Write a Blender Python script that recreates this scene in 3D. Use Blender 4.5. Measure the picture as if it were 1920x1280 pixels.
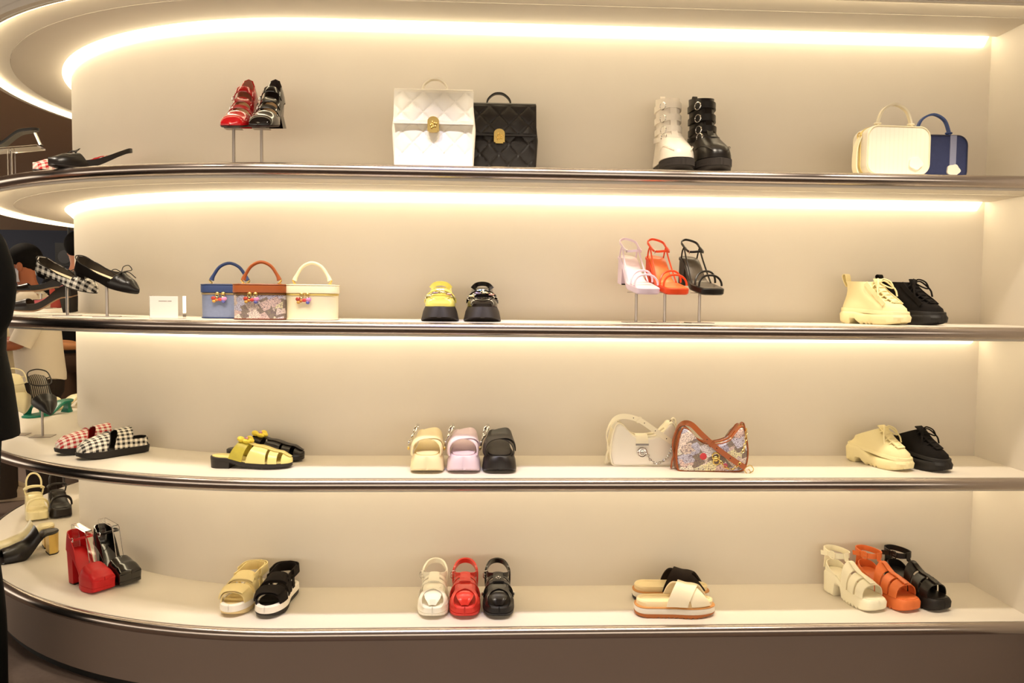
import bpy, math, random
import numpy as np
from mathutils import Vector, Matrix
from math import sin, cos, pi, radians as rad, sqrt, hypot
random.seed(7)
scene = bpy.context.scene
COL = scene.collection
for o in list(bpy.data.objects): bpy.data.objects.remove(o)

# ------------------------------------------------------------------ camera
EYE = 1.25
FPX = 1504.36                      # focal length in pixels of a 1920x1280 frame
PITCH, ROLL, YAW = rad(3.0543), rad(.5866), rad(2.833)
_r = Vector((cos(YAW), -sin(YAW), 0))
_f = Vector((sin(YAW)*cos(PITCH), cos(YAW)*cos(PITCH), -sin(PITCH)))
_u = Vector((sin(YAW)*sin(PITCH), cos(YAW)*sin(PITCH), cos(PITCH)))
CR = _r*cos(ROLL)+_u*sin(ROLL)
CU = _u*cos(ROLL)-_r*sin(ROLL)
cam = bpy.data.objects.new('camera', bpy.data.cameras.new('camera'))
COL.objects.link(cam)
cam.data.sensor_width = 36; cam.data.lens = FPX/1920*36
cam.data.clip_start = .05; cam.data.clip_end = 100
cam.matrix_world = Matrix((( CR.x, CU.x, -_f.x, 0), (CR.y, CU.y, -_f.y, 0), (CR.z, CU.z, -_f.z, EYE), (0, 0, 0, 1)))
scene.camera = cam

# ------------------------------------------------------------------ light and exposure
world = bpy.data.worlds.new('world'); scene.world = world; world.use_nodes = True
bg = world.node_tree.nodes['Background']
bg.inputs[0].default_value = (1, .87, .69, 1); bg.inputs[1].default_value = 1.55
vs = scene.view_settings
vs.view_transform = 'Standard'; vs.look = 'None'; vs.exposure = .82; vs.gamma = 1; vs.use_curve_mapping = False
LED_WALL, LED_RIM, SPOT_W = 4.4, 8., 24.
LED_COL = (1, .83, .54)
SPOT_COL = (1, .87, .70)

# ------------------------------------------------------------------ pixel helpers (a pixel gives a direction only)
def ray(px, py):
    d = _f*FPX + CR*(px-960) - CU*(py-640)
    return d.normalized()
def ray_z(px, py, z):
    d = ray(px, py); t = (z-EYE)/d.z
    return Vector((d.x*t, d.y*t, z))
def ray_y(px, py, y):
    d = ray(px, py); t = y/d.y
    return Vector((d.x*t, y, EYE+d.z*t))
def project(P):
    d = Vector(P)-Vector((0, 0, EYE)); w = d.dot(_f)
    return 960+FPX*d.dot(CR)/w, 640-FPX*d.dot(CU)/w

# ------------------------------------------------------------------ materials
def lin(c):
    if isinstance(c, str):
        c = [int(c[i:i+2], 16)/255 for i in (0, 2, 4)]
    return tuple(((x+.055)/1.055)**2.4 if x > .04045 else x/12.92 for x in c)
MATS = {}
def mat(name, col, rough=.5, metal=0, coat=0, bump=0, bscale=300, var=0, trans=0, ior=1.45, emit=0, sheen=0, spec=.5):
    if name in MATS: return MATS[name]
    m = bpy.data.materials.new(name); m.use_nodes = True
    nt = m.node_tree; b = nt.nodes['Principled BSDF']; L = nt.links
    c = lin(col)+(1,)
    b.inputs['Base Color'].default_value = c
    b.inputs['Roughness'].default_value = rough; b.inputs['Metallic'].default_value = metal
    b.inputs['Coat Weight'].default_value = coat; b.inputs['Coat Roughness'].default_value = .06
    b.inputs['Transmission Weight'].default_value = trans; b.inputs['IOR'].default_value = ior
    b.inputs['Sheen Weight'].default_value = sheen; b.inputs['Specular IOR Level'].default_value = spec
    if emit:
        b.inputs['Emission Color'].default_value = c; b.inputs['Emission Strength'].default_value = emit
    tc = nt.nodes.new('ShaderNodeTexCoord')
    n = nt.nodes.new('ShaderNodeTexNoise'); n.inputs['Scale'].default_value = bscale; n.inputs['Detail'].default_value = 4
    L.new(tc.outputs['Object'], n.inputs['Vector'])
    if var:
        n2 = nt.nodes.new('ShaderNodeTexNoise'); n2.inputs['Scale'].default_value = bscale*.12
        L.new(tc.outputs['Object'], n2.inputs['Vector'])
        mx = nt.nodes.new('ShaderNodeMix'); mx.data_type = 'RGBA'
        mx.inputs[6].default_value = tuple(x*(1-var) for x in c[:3])+(1,)
        mx.inputs[7].default_value = tuple(min(1, x*(1+var)) for x in c[:3])+(1,)
        L.new(n2.outputs[0], mx.inputs[0]); L.new(mx.outputs[2], b.inputs['Base Color'])
    if bump:
        bp = nt.nodes.new('ShaderNodeBump'); bp.inputs['Strength'].default_value = bump; bp.inputs['Distance'].default_value = .001
        L.new(n.outputs[0], bp.inputs['Height']); L.new(bp.outputs[0], b.inputs['Normal'])
    MATS[name] = m
    return m
def gingham(name, dark, cell=.0085):
    if name in MATS: return MATS[name]
    m = mat(name, dark, .75); nt = m.node_tree; b = nt.nodes['Principled BSDF']; L = nt.links
    tc = nt.nodes['Texture Coordinate']; sp = nt.nodes.new('ShaderNodeSeparateXYZ'); L.new(tc.outputs['Object'], sp.inputs[0])
    def mth(op, a, bb=None):
        k = nt.nodes.new('ShaderNodeMath'); k.operation = op
        for i, x in enumerate((a, bb)):
            if x is None: continue
            if isinstance(x, (int, float)): k.inputs[i].default_value = x
            else: L.new(x, k.inputs[i])
        return k.outputs[0]
    zz = mth('MULTIPLY', sp.outputs[2], 1.0)
    ay = mth('ABSOLUTE', sp.outputs[1])
    v = mth('SUBTRACT', ay, zz)
    def stripe(x): return mth('GREATER_THAN', mth('FRACT', mth('ADD', mth('DIVIDE', x, cell*2), 50.)), .5)
    s = mth('MULTIPLY', mth('ADD', stripe(sp.outputs[0]), stripe(v)), .5)
    mx = nt.nodes.new('ShaderNodeMix'); mx.data_type = 'RGBA'
    mx.inputs[6].default_value = lin('efe8da')+(1,); mx.inputs[7].default_value = lin(dark)+(1,)
    L.new(s, mx.inputs[0]); L.new(mx.outputs[2], b.inputs['Base Color'])
    return m
def printed(name, scale=38, base='8d7f70'):
    """collage of pale travel labels on a taupe ground with ink scribbles"""
    if name in MATS: return MATS[name]
    m = mat(name, base, .4); nt = m.node_tree; b = nt.nodes['Principled BSDF']; L = nt.links
    tc = nt.nodes['Texture Coordinate']
    mp = nt.nodes.new('ShaderNodeMapping'); mp.inputs['Rotation'].default_value = (.2, .5, .3); mp.inputs['Scale'].default_value = (1, 1, 1.25)
    L.new(tc.outputs['Object'], mp.inputs[0])
    vo = nt.nodes.new('ShaderNodeTexVoronoi'); vo.distance = 'CHEBYCHEV'; vo.inputs['Scale'].default_value = scale
    L.new(mp.outputs[0], vo.inputs['Vector'])
    sx = nt.nodes.new('ShaderNodeSeparateColor'); L.new(vo.outputs['Color'], sx.inputs[0])
    cr = nt.nodes.new('ShaderNodeValToRGB'); cr.color_ramp.interpolation = 'CONSTANT'
    cols = ['e6dfe2', 'c3c0d2', 'e9e0b4', 'e7d6cc', 'ded8bc', 'd3cede', 'efe8d8', 'dcc9bc', 'd8d09a', 'dcc0b8', 'b9b6cc']
    e = cr.color_ramp.elements
    while len(e) < len(cols): e.new(.5)
    for i, c in enumerate(cols): e[i].position = i/len(cols); e[i].color = lin(c)+(1,)
    L.new(sx.outputs[0], cr.inputs[0])
    # ground shows between the labels
    gt = nt.nodes.new('ShaderNodeMath'); gt.operation = 'GREATER_THAN'; gt.inputs[1].default_value = .52
    L.new(vo.outputs['Distance'], gt.inputs[0])
    mx = nt.nodes.new('ShaderNodeMix'); mx.data_type = 'RGBA'; mx.inputs[7].default_value = lin(base)+(1,)
    L.new(gt.outputs[0], mx.inputs[0]); L.new(cr.outputs[0], mx.inputs[6])
    # ink scribble
    wv = nt.nodes.new('ShaderNodeTexWave'); wv.inputs['Scale'].default_value = scale*1.6; wv.inputs['Distortion'].default_value = 14; wv.inputs['Detail Scale'].default_value = 3
    wv.bands_direction = 'Z'; L.new(mp.outputs[0], wv.inputs['Vector'])
    g2 = nt.nodes.new('ShaderNodeMath'); g2.operation = 'GREATER_THAN'; g2.inputs[1].default_value = .86
    L.new(wv.outputs[1], g2.inputs[0])
    m2 = nt.nodes.new('ShaderNodeMix'); m2.data_type = 'RGBA'; m2.inputs[7].default_value = lin('6a5566')+(1,)
    L.new(g2.outputs[0], m2.inputs[0]); L.new(mx.outputs[2], m2.inputs[6]); L.new(m2.outputs[2], b.inputs['Base Color'])
    return m
def striped(name, a, bcol, freq=260, axis=1):
    if name in MATS: return MATS[name]
    m = mat(name, a, .45); nt = m.node_tree; b = nt.nodes['Principled BSDF']; L = nt.links
    tc = nt.nodes['Texture Coordinate']; sp = nt.nodes.new('ShaderNodeSeparateXYZ'); L.new(tc.outputs['Object'], sp.inputs[0])
    k = nt.nodes.new('ShaderNodeMath'); k.operation = 'MULTIPLY'; k.inputs[1].default_value = freq; L.new(sp.outputs[axis], k.inputs[0])
    k2 = nt.nodes.new('ShaderNodeMath'); k2.operation = 'FRACT'; L.new(k.outputs[0], k2.inputs[0])
    k3 = nt.nodes.new('ShaderNodeMath'); k3.operation = 'GREATER_THAN'; k3.inputs[1].default_value = .72; L.new(k2.outputs[0], k3.inputs[0])
    mx = nt.nodes.new('ShaderNodeMix'); mx.data_type = 'RGBA'
    mx.inputs[6].default_value = lin(a)+(1,); mx.inputs[7].default_value = lin(bcol)+(1,)
    L.new(k3.outputs[0], mx.inputs[0]); L.new(mx.outputs[2], b.inputs['Base Color'])
    return m
def leather(c, r=.45): return mat('leather_'+c, c, r, bump=.15, bscale=600)
def patent(c): return mat('patent_'+c, c, .16, coat=.9)
def rubber(c): return mat('rubber_'+c, c, .6, bump=.08, bscale=400)
def fabric(c): return mat('fabric_'+c, c, .85, bump=.3, bscale=1200, spec=.2)
GOLD = mat('gold_metal', 'e6c878', .28, 1)
SILVER = mat('silver_metal', 'd8d6d2', .18, 1)
STEEL = mat('brushed_stand_steel', 'a89f98', .35, 1)
ACRYL = mat('clear_acrylic', 'ffffff', .02, trans=1, ior=1.3)
CREAM, BLACK = 'efe3bd', '18130f'

# ------------------------------------------------------------------ mesh builder
def V3(p): return Vector(p)
def catmull(pts, n=6, closed=False):
    P = [Vector(p) for p in pts]; out = []; N = len(P)
    rng = range(N if closed else N-1)
    for i in rng:
        p1, p2 = P[i], P[(i+1) % N]
        p0 = P[(i-1) % N] if closed or i > 0 else p1*2-p2
        p3 = P[(i+2) % N] if closed or i+2 < N else p2*2-p1
        for k in range(n):
            t = k/n
            out.append(.5*((2*p1)+(p2-p0)*t+(2*p0-5*p1+4*p2-p3)*t*t+(3*p1-p0-3*p2+p3)*t**3))
    if not closed: out.append(P[-1])
    return out
class G:
    def __init__(s): s.v = []; s.f = []
    def loft(s, rings, closed=True, caps=True):
        b = len(s.v); K = len(rings[0])
        for r in rings: s.v += [tuple(p) for p in r]
        for i in range(len(rings)-1):
            for k in range(K if closed else K-1):
                k2 = (k+1) % K
                s.f.append((b+i*K+k, b+i*K+k2, b+(i+1)*K+k2, b+(i+1)*K+k))
        if caps and closed:
            s.f.append(tuple(b+k for k in range(K-1, -1, -1)))
            e = b+(len(rings)-1)*K; s.f.append(tuple(e+k for k in range(K)))
        return s
    def box(s, c, d, R=None):
        c = Vector(c); b = len(s.v)
        for z in (-1, 1):
            for x, y in ((-1, -1), (1, -1), (1, 1), (-1, 1)):
                q = Vector((x*d[0]/2, y*d[1]/2, z*d[2]/2))
                s.v.append(tuple(c+(R@q if R else q)))
        for f in ((3, 2, 1, 0), (4, 5, 6, 7), (0, 1, 5, 4), (1, 2, 6, 5), (2, 3, 7, 6), (3, 0, 4, 7)): s.f.append(tuple(b+i for i in f))
        return s
    def tube(s, pts, r, n=8, closed=False):
        P = [Vector(p) for p in pts]; N = len(P); rings = []; prev = None
        for i, p in enumerate(P):
            if closed: t = P[(i+1) % N]-P[i-1]
            else: t = P[min(i+1, N-1)]-P[max(i-1, 0)]
            t = t.normalized() if t.length > 1e-9 else Vector((0, 0, 1))
            if prev is None:
                a = Vector((0, 0, 1)) if abs(t.z) < .9 else Vector((1, 0, 0))
                u = t.cross(a).normalized()
            else:
                u = (prev-t*prev.dot(t)).normalized()
            prev = u; w = t.cross(u); rr = r[i] if isinstance(r, (list, tuple)) else r
            rings.append([p+u*(rr*cos(2*pi*k/n))+w*(rr*sin(2*pi*k/n)) for k in range(n)])
        if closed: rings.append(rings[0]); s.loft(rings, True, False)
        else: s.loft(rings)
        return s
    def band(s, pts, wd, w, t, closed=False):
        """flat strap: wd is one width direction, a list, or 'n'"""
        P = [Vector(p) for p in pts]; N = len(P); rings = []
        for i, p in enumerate(P):
            tg = (P[(i+1) % N]-P[i-1]) if closed else (P[min(i+1, N-1)]-P[max(i-1, 0)])
            tg.normalize(); d = Vector(wd[i] if isinstance(wd, list) else wd)
            d = (d-tg*d.dot(tg)).normalized(); nn = tg.cross(d)
            ww = w[i] if isinstance(w, list) else w
            rings.append([p+d*ww/2+nn*t/2, p-d*ww/2+nn*t/2, p-d*ww/2-nn*t/2, p+d*ww/2-nn*t/2])
        if closed: rings.append(rings[0]); s.loft(rings, True, False)
        else: s.loft(rings)
        return s
    def ell(s, c, r, nu=12, nv=8, R=None):
        c = Vector(c); rings = []
        for j in range(nv+1):
            a = -pi/2+pi*j/nv; a = max(-pi/2+.02, min(pi/2-.02, a)); ring = []
            for k in range(nu):
                q = Vector((r[0]*cos(a)*cos(2*pi*k/nu), r[1]*cos(a)*sin(2*pi*k/nu), r[2]*sin(a)))
                ring.append(c+(R@q if R else q))
            rings.append(ring)
        return s.loft(rings)
    def prism(s, poly, vec):
        v = Vector(vec); return s.loft([[Vector(p) for p in poly], [Vector(p)+v for p in poly]])
    def frame(s, c, u, v, w, h, r, n=6):
        c, u, v = Vector(c), Vector(u).normalized(), Vector(v).normalized(); k = .22*min(w, h)
        pts = []
        for sx, sy in ((1, 1), (-1, 1), (-1, -1), (1, -1)):
            a = c+u*(sx*w/2)+v*(sy*h/2)
            p1, p2 = a-u*sx*k, a-v*sy*k
            pts += ([p2, p1] if sx*sy > 0 else [p1, p2])
        return s.tube(pts, r, n, True)
    def torus(s, c, u, v, R, r, R2=None, n=16, m=6):
        c, u, v = Vector(c), Vector(u).normalized(), Vector(v).normalized(); R2 = R2 or R
        return s.tube([c+u*R*cos(2*pi*i/n)+v*R2*sin(2*pi*i/n) for i in range(n)], r, m, True)
    def chain(s, pts, R, r):
        P = catmull(pts, 10); L = [0]
        for a, b in zip(P, P[1:]): L.append(L[-1]+(b-a).length)
        n = max(2, int(L[-1]/(R*1.5))); j = 0
        for i in range(n):
            d = L[-1]*i/(n-1)
            while j < len(P)-2 and L[j+1] < d: j += 1
            t = (P[j+1]-P[j]).normalized(); p = P[j].lerp(P[j+1], (d-L[j])/max(1e-9, L[j+1]-L[j]))
            a = t.cross(Vector((0, 1, .3))).normalized(); b = t.cross(a)
            s.torus(p, t, a if i % 2 else b, R, r, R*.7, 8, 4)
        return s
    def build(s, name, m, parent=None, sharp=35, xf=None):
        me = bpy.data.meshes.new(name); me.from_pydata(s.v, [], s.f)
        if xf: me.transform(xf)
        me.validate(); me.update()
        import bmesh
        bm = bmesh.new(); bm.from_mesh(me); bmesh.ops.remove_doubles(bm, verts=bm.verts, dist=1e-6); bmesh.ops.recalc_face_normals(bm, faces=bm.faces); bm.to_mesh(me); bm.free()
        me.polygons.foreach_set('use_smooth', [True]*len(me.polygons)); me.set_sharp_from_angle(angle=rad(sharp))
        me.materials.append(m)
        o = bpy.data.objects.new(name, me); COL.objects.link(o); o.parent = parent
        return o
def tag(o, label=None, cat=None, group=None, kind=None):
    for k, v in (('label', label), ('category', cat), ('group', group), ('kind', kind)):
        if v: o[k] = v
    return o
def thing(name, label, cat, group=None):
    o = bpy.data.objects.new(name, None); o.empty_display_size = .05; COL.objects.link(o)
    return tag(o, label, cat, group)
def place(o, P, yaw=0, ax=0, pitch=0, roll=0):
    R = Matrix.Rotation(rad(yaw), 4, 'Z')@Matrix.Rotation(rad(pitch), 4, 'Y')@Matrix.Rotation(rad(roll), 4, 'X')
    o.matrix_world = Matrix.Translation(Vector(P))@R@Matrix.Translation((-ax, 0, 0))
    return o
def sm(a, b, x):
    t = max(0., min(1., (x-a)/(b-a))); return t*t*(3-2*t)
def keys(*kv):
    """smooth piecewise function through (s, value) pairs"""
    def f(s):
        if s <= kv[0][0]: return kv[0][1]
        for (a, x), (b, y) in zip(kv, kv[1:]):
            if s <= b: return x+(y-x)*sm(a, b, s)
        return kv[-1][1]
    return f
def rrect(w, h, r, n=5):
    out = []
    for cx, cy, a0 in ((w/2-r, h/2-r, 0), (-w/2+r, h/2-r, 90), (-w/2+r, -h/2+r, 180), (w/2-r, -h/2+r, 270)):
        for k in range(n+1):
            a = rad(a0+90*k/n); out.append((cx+r*cos(a), cy+r*sin(a)))
    return out

# ------------------------------------------------------------------ the shop: a shelving core with a rounded end
DW, XC, RW, XR = 2.7374, -.5225, 1.2682, 1.7818
YC = DW+RW
DSH = .337                           # shelf depth, wall to front edge
ZS = [None, EYE+.3914, EYE-.0712, EYE-.540, EYE-.9978]   # tops of the shelves
ZCAN = EYE+.909                      # underside of the canopy
ZCEIL = 2.46
NA = 72
def path(off, x_end=XR):
    p = [(x_end, DW-off), ((x_end+XC)/2, DW-off)]
    p += [(XC-(RW+off)*sin(pi*i/NA), YC-(RW+off)*cos(pi*i/NA)) for i in range(NA+1)]
    p += [((x_end+XC)/2, YC+RW+off), (x_end, YC+RW+off)]
    return p
def sweep(g, prof, x_end=XR, closed=True):
    cols = [[(x, y, z) for x, y in path(off, x_end)] for off, z in prof]
    rings = [[c[i] for c in cols] for i in range(len(cols[0]))]
    return g.loft(rings, closed, closed)
def rim_pt(k, px, inward, z=None):
    """point on shelf k seen in pixel column px on the near side, a distance behind the front edge"""
    z = ZS[k] if z is None else z; best = None; off = DSH-inward
    pts = [(1.75-i*.01, DW-off) for i in range(int((1.75-XC)/.01)+1)]+[(XC-(RW+off)*sin(a*.004), YC-(RW+off)*cos(a*.004)) for a in range(400)]
    for x, y in pts:
        u = project((x, y, z))[0]
        if u < px: return Vector((x, y, z))
    return Vector((x, y, z))
PAINT = mat('greige_paint', 'd8d0c4', .62, bump=.05, bscale=60, var=.02)
BOARD = mat('shelf_laminate', 'ddd5c8', .5, bump=.04, bscale=80, var=.02)
PLINTH = mat('taupe_plinth_laminate', '7f6e64', .55, bump=.05, bscale=60, var=.03)
RAIL = mat('dark_bronze_steel', 'b4aaa4', .25, 1)
LEDW = mat('led_wall_strip', 'ffffff', .5); LEDR = mat('led_rim_strip', 'ffffff', .5)
for m_, st in ((LEDW, LED_WALL), (LEDR, LED_RIM)):
    b_ = m_.node_tree.nodes['Principled BSDF']; b_.inputs['Emission Color'].default_value = LED_COL+(1,); b_.inputs['Emission Strength'].default_value = st
FLOOR = mat('brown_grey_carpet', '75645a', .9, bump=.4, bscale=500, var=.12)
CEIL = mat('dark_brown_ceiling', 'a4866c', .7, var=.03, bscale=30)

g = G(); g.box((0, 5, -.05), (24, 22, .1)); tag(g.build('floor', FLOOR), kind='structure')
g = G(); g.box((0, 5, ZCEIL+.05), (24, 22, .1)); tag(g.build('ceiling', CEIL), kind='structure')
g = G(); sweep(g, [(0, 0), (0, ZCEIL), (-.06, ZCEIL), (-.06, 0)]); tag(g.build('wall_back', PAINT), kind='structure')
g = G(); g.box((XR+.04, 2.33, ZCEIL/2), (.08, 1.05, ZCEIL)); tag(g.build('wall_right', PAINT), kind='structure')
g = G(); g.box((0, 15.9, ZCEIL/2), (24, .2, ZCEIL)); tag(g.build('wall_far', mat('navy_far_wall', '20263c', .6, var=.1, bscale=8)), kind='structure')
def underside(root, z, zr):
    """soffit panel, bevelled trim, light strip at the wall and light strip at the rim"""
    g = G(); sweep(g, [(.030, z), (.21, z), (.21, z+.02), (.030, z+.02)]); g.build('soffit_panel', PAINT, root)
    g = G(); sweep(g, [(.211, z+.001), (.316, z+.021), (.316, z+.024), (.211, z+.024)]); g.build('bevel_trim', PAINT, root)
    g = G(); sweep(g, [(.001, z-.026), (.004, z-.027), (.032, z-.001), (.032, z+.004), (.001, z+.004)], XR-.03); g.build('light_strip', LEDW, root)
    g = G(); sweep(g, [(.317, z-.001), (.317, z+.012), (.321, z+.012), (.321, z-.001)], XR-.03); g.build('light_strip', LEDR, root)
    g = G(); sweep(g, [(.322, z-.003), (.332, z-.003), (.332, z+.023), (.322, z+.023)]); g.build('rim_lip', PAINT, root)
SH_LABEL = {1: 'top shelf holding the quilted backpacks and buckle boots', 2: 'second shelf holding the three vanity case bags',
            3: 'third shelf holding the shoulder bags and gingham clogs', 4: 'lowest shelf on the dark plinth holding cross strap slides'}
for k in (1, 2, 3, 4):
    z = ZS[k]
    root = thing('display_shelf', 'rounded greige '+SH_LABEL[k], 'shelf', 'curved display shelves'); root.location = (0, 0, 0)
    g = G(); sweep(g, [(0, z), (DSH-.012, z), (DSH-.008, z-.0015), (DSH, z-.0015), (DSH, z-.018), (0, z-.018)]); g.build('board', BOARD, root)
    cr = [(DSH+.006+.0185*cos(2*pi*i/14), z-.0205+.0185*sin(2*pi*i/14)) for i in range(14)]
    g = G(); sweep(g, cr); g.build('front_rail', RAIL, root, sharp=60)
    if k < 4: underside(root, z-.0424, z)
    else:
        g = G(); sweep(g, [(.0, z-.018), (.305, z-.018), (.305, .03), (.0, .03)]); g.build('plinth', PLINTH, root)
        g = G(); sweep(g, [(.0, .03), (.29, .03), (.29, .0), (.0, .0)]); g.build('toe_kick', mat('black_toe_kick', '0c0a09', .6), root)
root = thing('canopy', 'greige light canopy above the top shelf', 'canopy'); underside(root, ZCAN, ZCAN)
g = G(); sweep(g, [(0, ZCAN+.02), (.35, ZCAN+.02), (.35, ZCEIL), (0, ZCEIL)]); g.build('bulkhead', PAINT, root)
g = G(); sweep(g, [(.332, ZCAN), (.35, ZCAN), (.35, ZCAN+.022), (.332, ZCAN+.022)]); g.build('rim_trim', PAINT, root)

# ceiling spotlights in front of the shelves
def spotlight(x, y, target, energy, col, label, size=62):
    t = thing('ceiling_spotlight', label, 'spotlight', 'ceiling spotlights in front of the shelves')
    P = Vector((x, y, ZCEIL)); d = (Vector(target)-P).normalized()
    q = d.to_track_quat('-Z', 'Y').to_matrix()
    h = P-Vector((0, 0, .07))
    g = G(); g.tube([P, h], .008, 8); g.build('stem', mat('black_lamp_metal', '141210', .4), t)
    g = G(); rings = []
    for zz, rr in ((.05, .02), (.05, .034), (-.05, .038), (-.05, .032), (-.03, .03)):
        rings.append([h+q@Vector((rr*cos(2*pi*i/16), rr*sin(2*pi*i/16), zz)) for i in range(16)])
    g.loft(rings); g.build('lamp_head', MATS['black_lamp_metal'], t)
    L = bpy.data.lights.new('spot', 'SPOT'); L.energy = energy; L.color = col; L.spot_size = rad(size); L.spot_blend = .7; L.shadow_soft_size = .045
    o = bpy.data.objects.new('spot_beam', L); COL.objects.link(o); o.parent = t
    o.matrix_world = Matrix.Translation(h+d*.06)@q.to_4x4()
    return t
for i, x in enumerate((-1.2, -.78, -.36, .10, .55, 1.0, 1.45)):
    spotlight(x, 1.88, (x+.06, 2.5, .9), SPOT_W, SPOT_COL, 'black ceiling spotlight aimed at the shelves')
for x, y, tx, ty in ((-1.75, 2.25, -1.45, 2.95), (-2.3, 2.9, -1.95, 3.3)):  # extra lamps out of view, added to lighten the curved wall
    spotlight(x, y, (tx, ty, .9), SPOT_W, SPOT_COL, 'black spotlight added to brighten the rounded shelf end')
spotlight(-.14, 1.84, (-.10, 2.5, .9), SPOT_W*.7, (.12, .28, 1), 'blue spotlight standing in for a light behind the camera', 50)  # stand-in for a bluish source behind the camera, added to tint the rails
# unseen downlights, added to brighten the aisle and ceiling beyond the rounded end
for x, y in ((-3.0, 4.6), (-3.9, 6.8), (-2.4, 7.4), (-3.2, 10.0)):
    t = spotlight(x, y, (x, y, 0), 42, (1, .82, .62), 'black downlight added to brighten the aisle behind the shelves', 140); t['group'] = 'added aisle downlights'
# ------------------------------------------------------------------ shoe kit: x runs heel to toe, y across, z up
def const(c): return lambda s: c
def fn(c): return c if callable(c) else (lambda s: c)
class Last:
    def __init__(s, L=.245, W=.09, toe=2.2, ts=.68, heel=.74, waist=.78, hs=.14, zb=0, zt=.05, p=2.3):
        s.L, s.W, s.toe, s.ts, s.hs, s.p = L, W, toe, ts, hs, p
        s.prof = keys((0, heel), (.18, heel), (.42, waist), (.70, 1.), (1, .93)); s.zb, s.zt = fn(zb), fn(zt)
    def hw(s, t):
        t = max(0., min(1., t)); w = s.prof(t)*s.W/2
        if t < s.hs: w *= sqrt(max(0, 1-((s.hs-t)/s.hs)**2))
        if t > s.ts: w *= max(0, 1-((t-s.ts)/(1-s.ts))**s.toe)**(1/s.toe)
        return w
    def st(s, n=30, a=0., b=1.):
        return [a+(b-a)*(1-cos(pi*i/(n-1)))/2 for i in range(n)]
    def slab(s, g, layers, a=0., b=1., n=34):
        """stack of outlines, each (height, inset): soles, insoles, platforms"""
        rings = []
        for t in s.st(n, a, b):
            lf, rt = [], []
            for z, ins in layers:
                x = ins+t*(s.L-2*ins); w = max(s.hw(t)-ins, .0004)
                zz = fn(z)(t); lf.append((x, w, zz)); rt.append((x, -w, zz))
            rings.append(lf+rt[::-1])
        return g.loft(rings)
    def F(s, t, v, off=0.):
        th = pi*v; c, sn = cos(th), sin(th); e = 2/s.p
        w = max(s.hw(t)+off, .0003); z = s.zt(t)+off
        push = off*max(0, (t-s.ts)/(1-s.ts))
        return (s.L*t+push, w*math.copysign(abs(c)**e, c), s.zb(t)+z*abs(sn)**e)
    def patch(s, g, a, b, v0=0., v1=1., off=.002, th=.0025, nu=9, nv=20):
        a, b = fn(a), fn(b); R = []
        for j in range(nv+1):
            v = v0+(v1-v0)*j/nv; A, B = a(v), b(v)
            o = [s.F(A+(B-A)*i/nu, v, off) for i in range(nu+1)]
            q = [s.F(A+(B-A)*i/nu, v, off-th) for i in range(nu+1)]
            R.append(o+q[::-1])
        return g.loft(R)
    def strap(s, g, c0, c1, w, v0=0., v1=1., off=.004, th=.003, nv=20, cm=None):
        """strap from c0 on the +y side to c1 on the -y side, w metres wide; cm bends the middle"""
        h = w/2/s.L
        cen = (lambda v: c0+(c1-c0)*v) if cm is None else (lambda v: (c0+(c1-c0)*v)+(cm-(c0+c1)/2)*sin(pi*v))
        return s.patch(g, lambda v: cen(v)-h, lambda v: cen(v)+h, v0, v1, off, th, 3, nv)
    def cord(s, g, c0, c1, r, v0=0., v1=1., off=.003, cm=None, n=20):
        cen = (lambda v: c0+(c1-c0)*v) if cm is None else (lambda v: (c0+(c1-c0)*v)+(cm-(c0+c1)/2)*sin(pi*v))
        return g.tube([s.F(cen(v0+(v1-v0)*i/n), v0+(v1-v0)*i/n, off) for i in range(n+1)], r, 7)
    def rim(s, g, sl, h0, h1, sr=None, inset=0., lean=.1, th=.003, nz=3, n=16):
        """wall that follows the outline from the left round the heel to the right"""
        sr = sl if sr is None else sr; h0, h1 = fn(h0), fn(h1)
        ss = [(sl*(cos(pi/2*i/n)), 1) for i in range(n+1)]+[(sr*sin(pi/2*i/n), -1) for i in range(1, n+1)]
        rings = []
        for t, sd in ss:
            out, inn = [], []
            for j in range(nz+1):
                f = j/nz; z = h0(t)+(h1(t)-h0(t))*f; ln = lean*z*(.3+.7*f)
                for arr, ex in ((out, 0.), (inn, th)):
                    k = inset+ln+ex; w = max(s.hw(t)-k, 0)
                    x = s.L*t+k*max(0, 1-t/s.hs)*1.
                    arr.append((x, sd*w, s.zb(t)+z))
            rings.append(out+inn[::-1])
        return g.loft(rings)
    def heel(s, g, t1, ztop, bot=.8, zbot=0., shift=0., inset=.002, n=12, mid=None):
        """block heel under s < t1"""
        po = [(s.L*t1*(1-cos(pi/2*i/n)), max(s.hw(t1*(1-cos(pi/2*i/n)))-inset, .0005)) for i in range(n+1)]
        poly = [(x, y) for x, y in po]+[(x, -y) for x, y in po[::-1]]
        cx = s.L*t1*.5; rings = []
        for f in [0, .25, .5, .75, 1]:
            sc = bot+(1-bot)*f if mid is None else (bot+(mid-bot)*f*2 if f < .5 else mid+(1-mid)*(f-.5)*2)
            rings.append([(cx+shift*(1-f)+(x-cx)*sc, y*sc, zbot+(fn(ztop)(x/s.L)-zbot)*f) for x, y in poly])
        return g.loft(rings)
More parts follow.
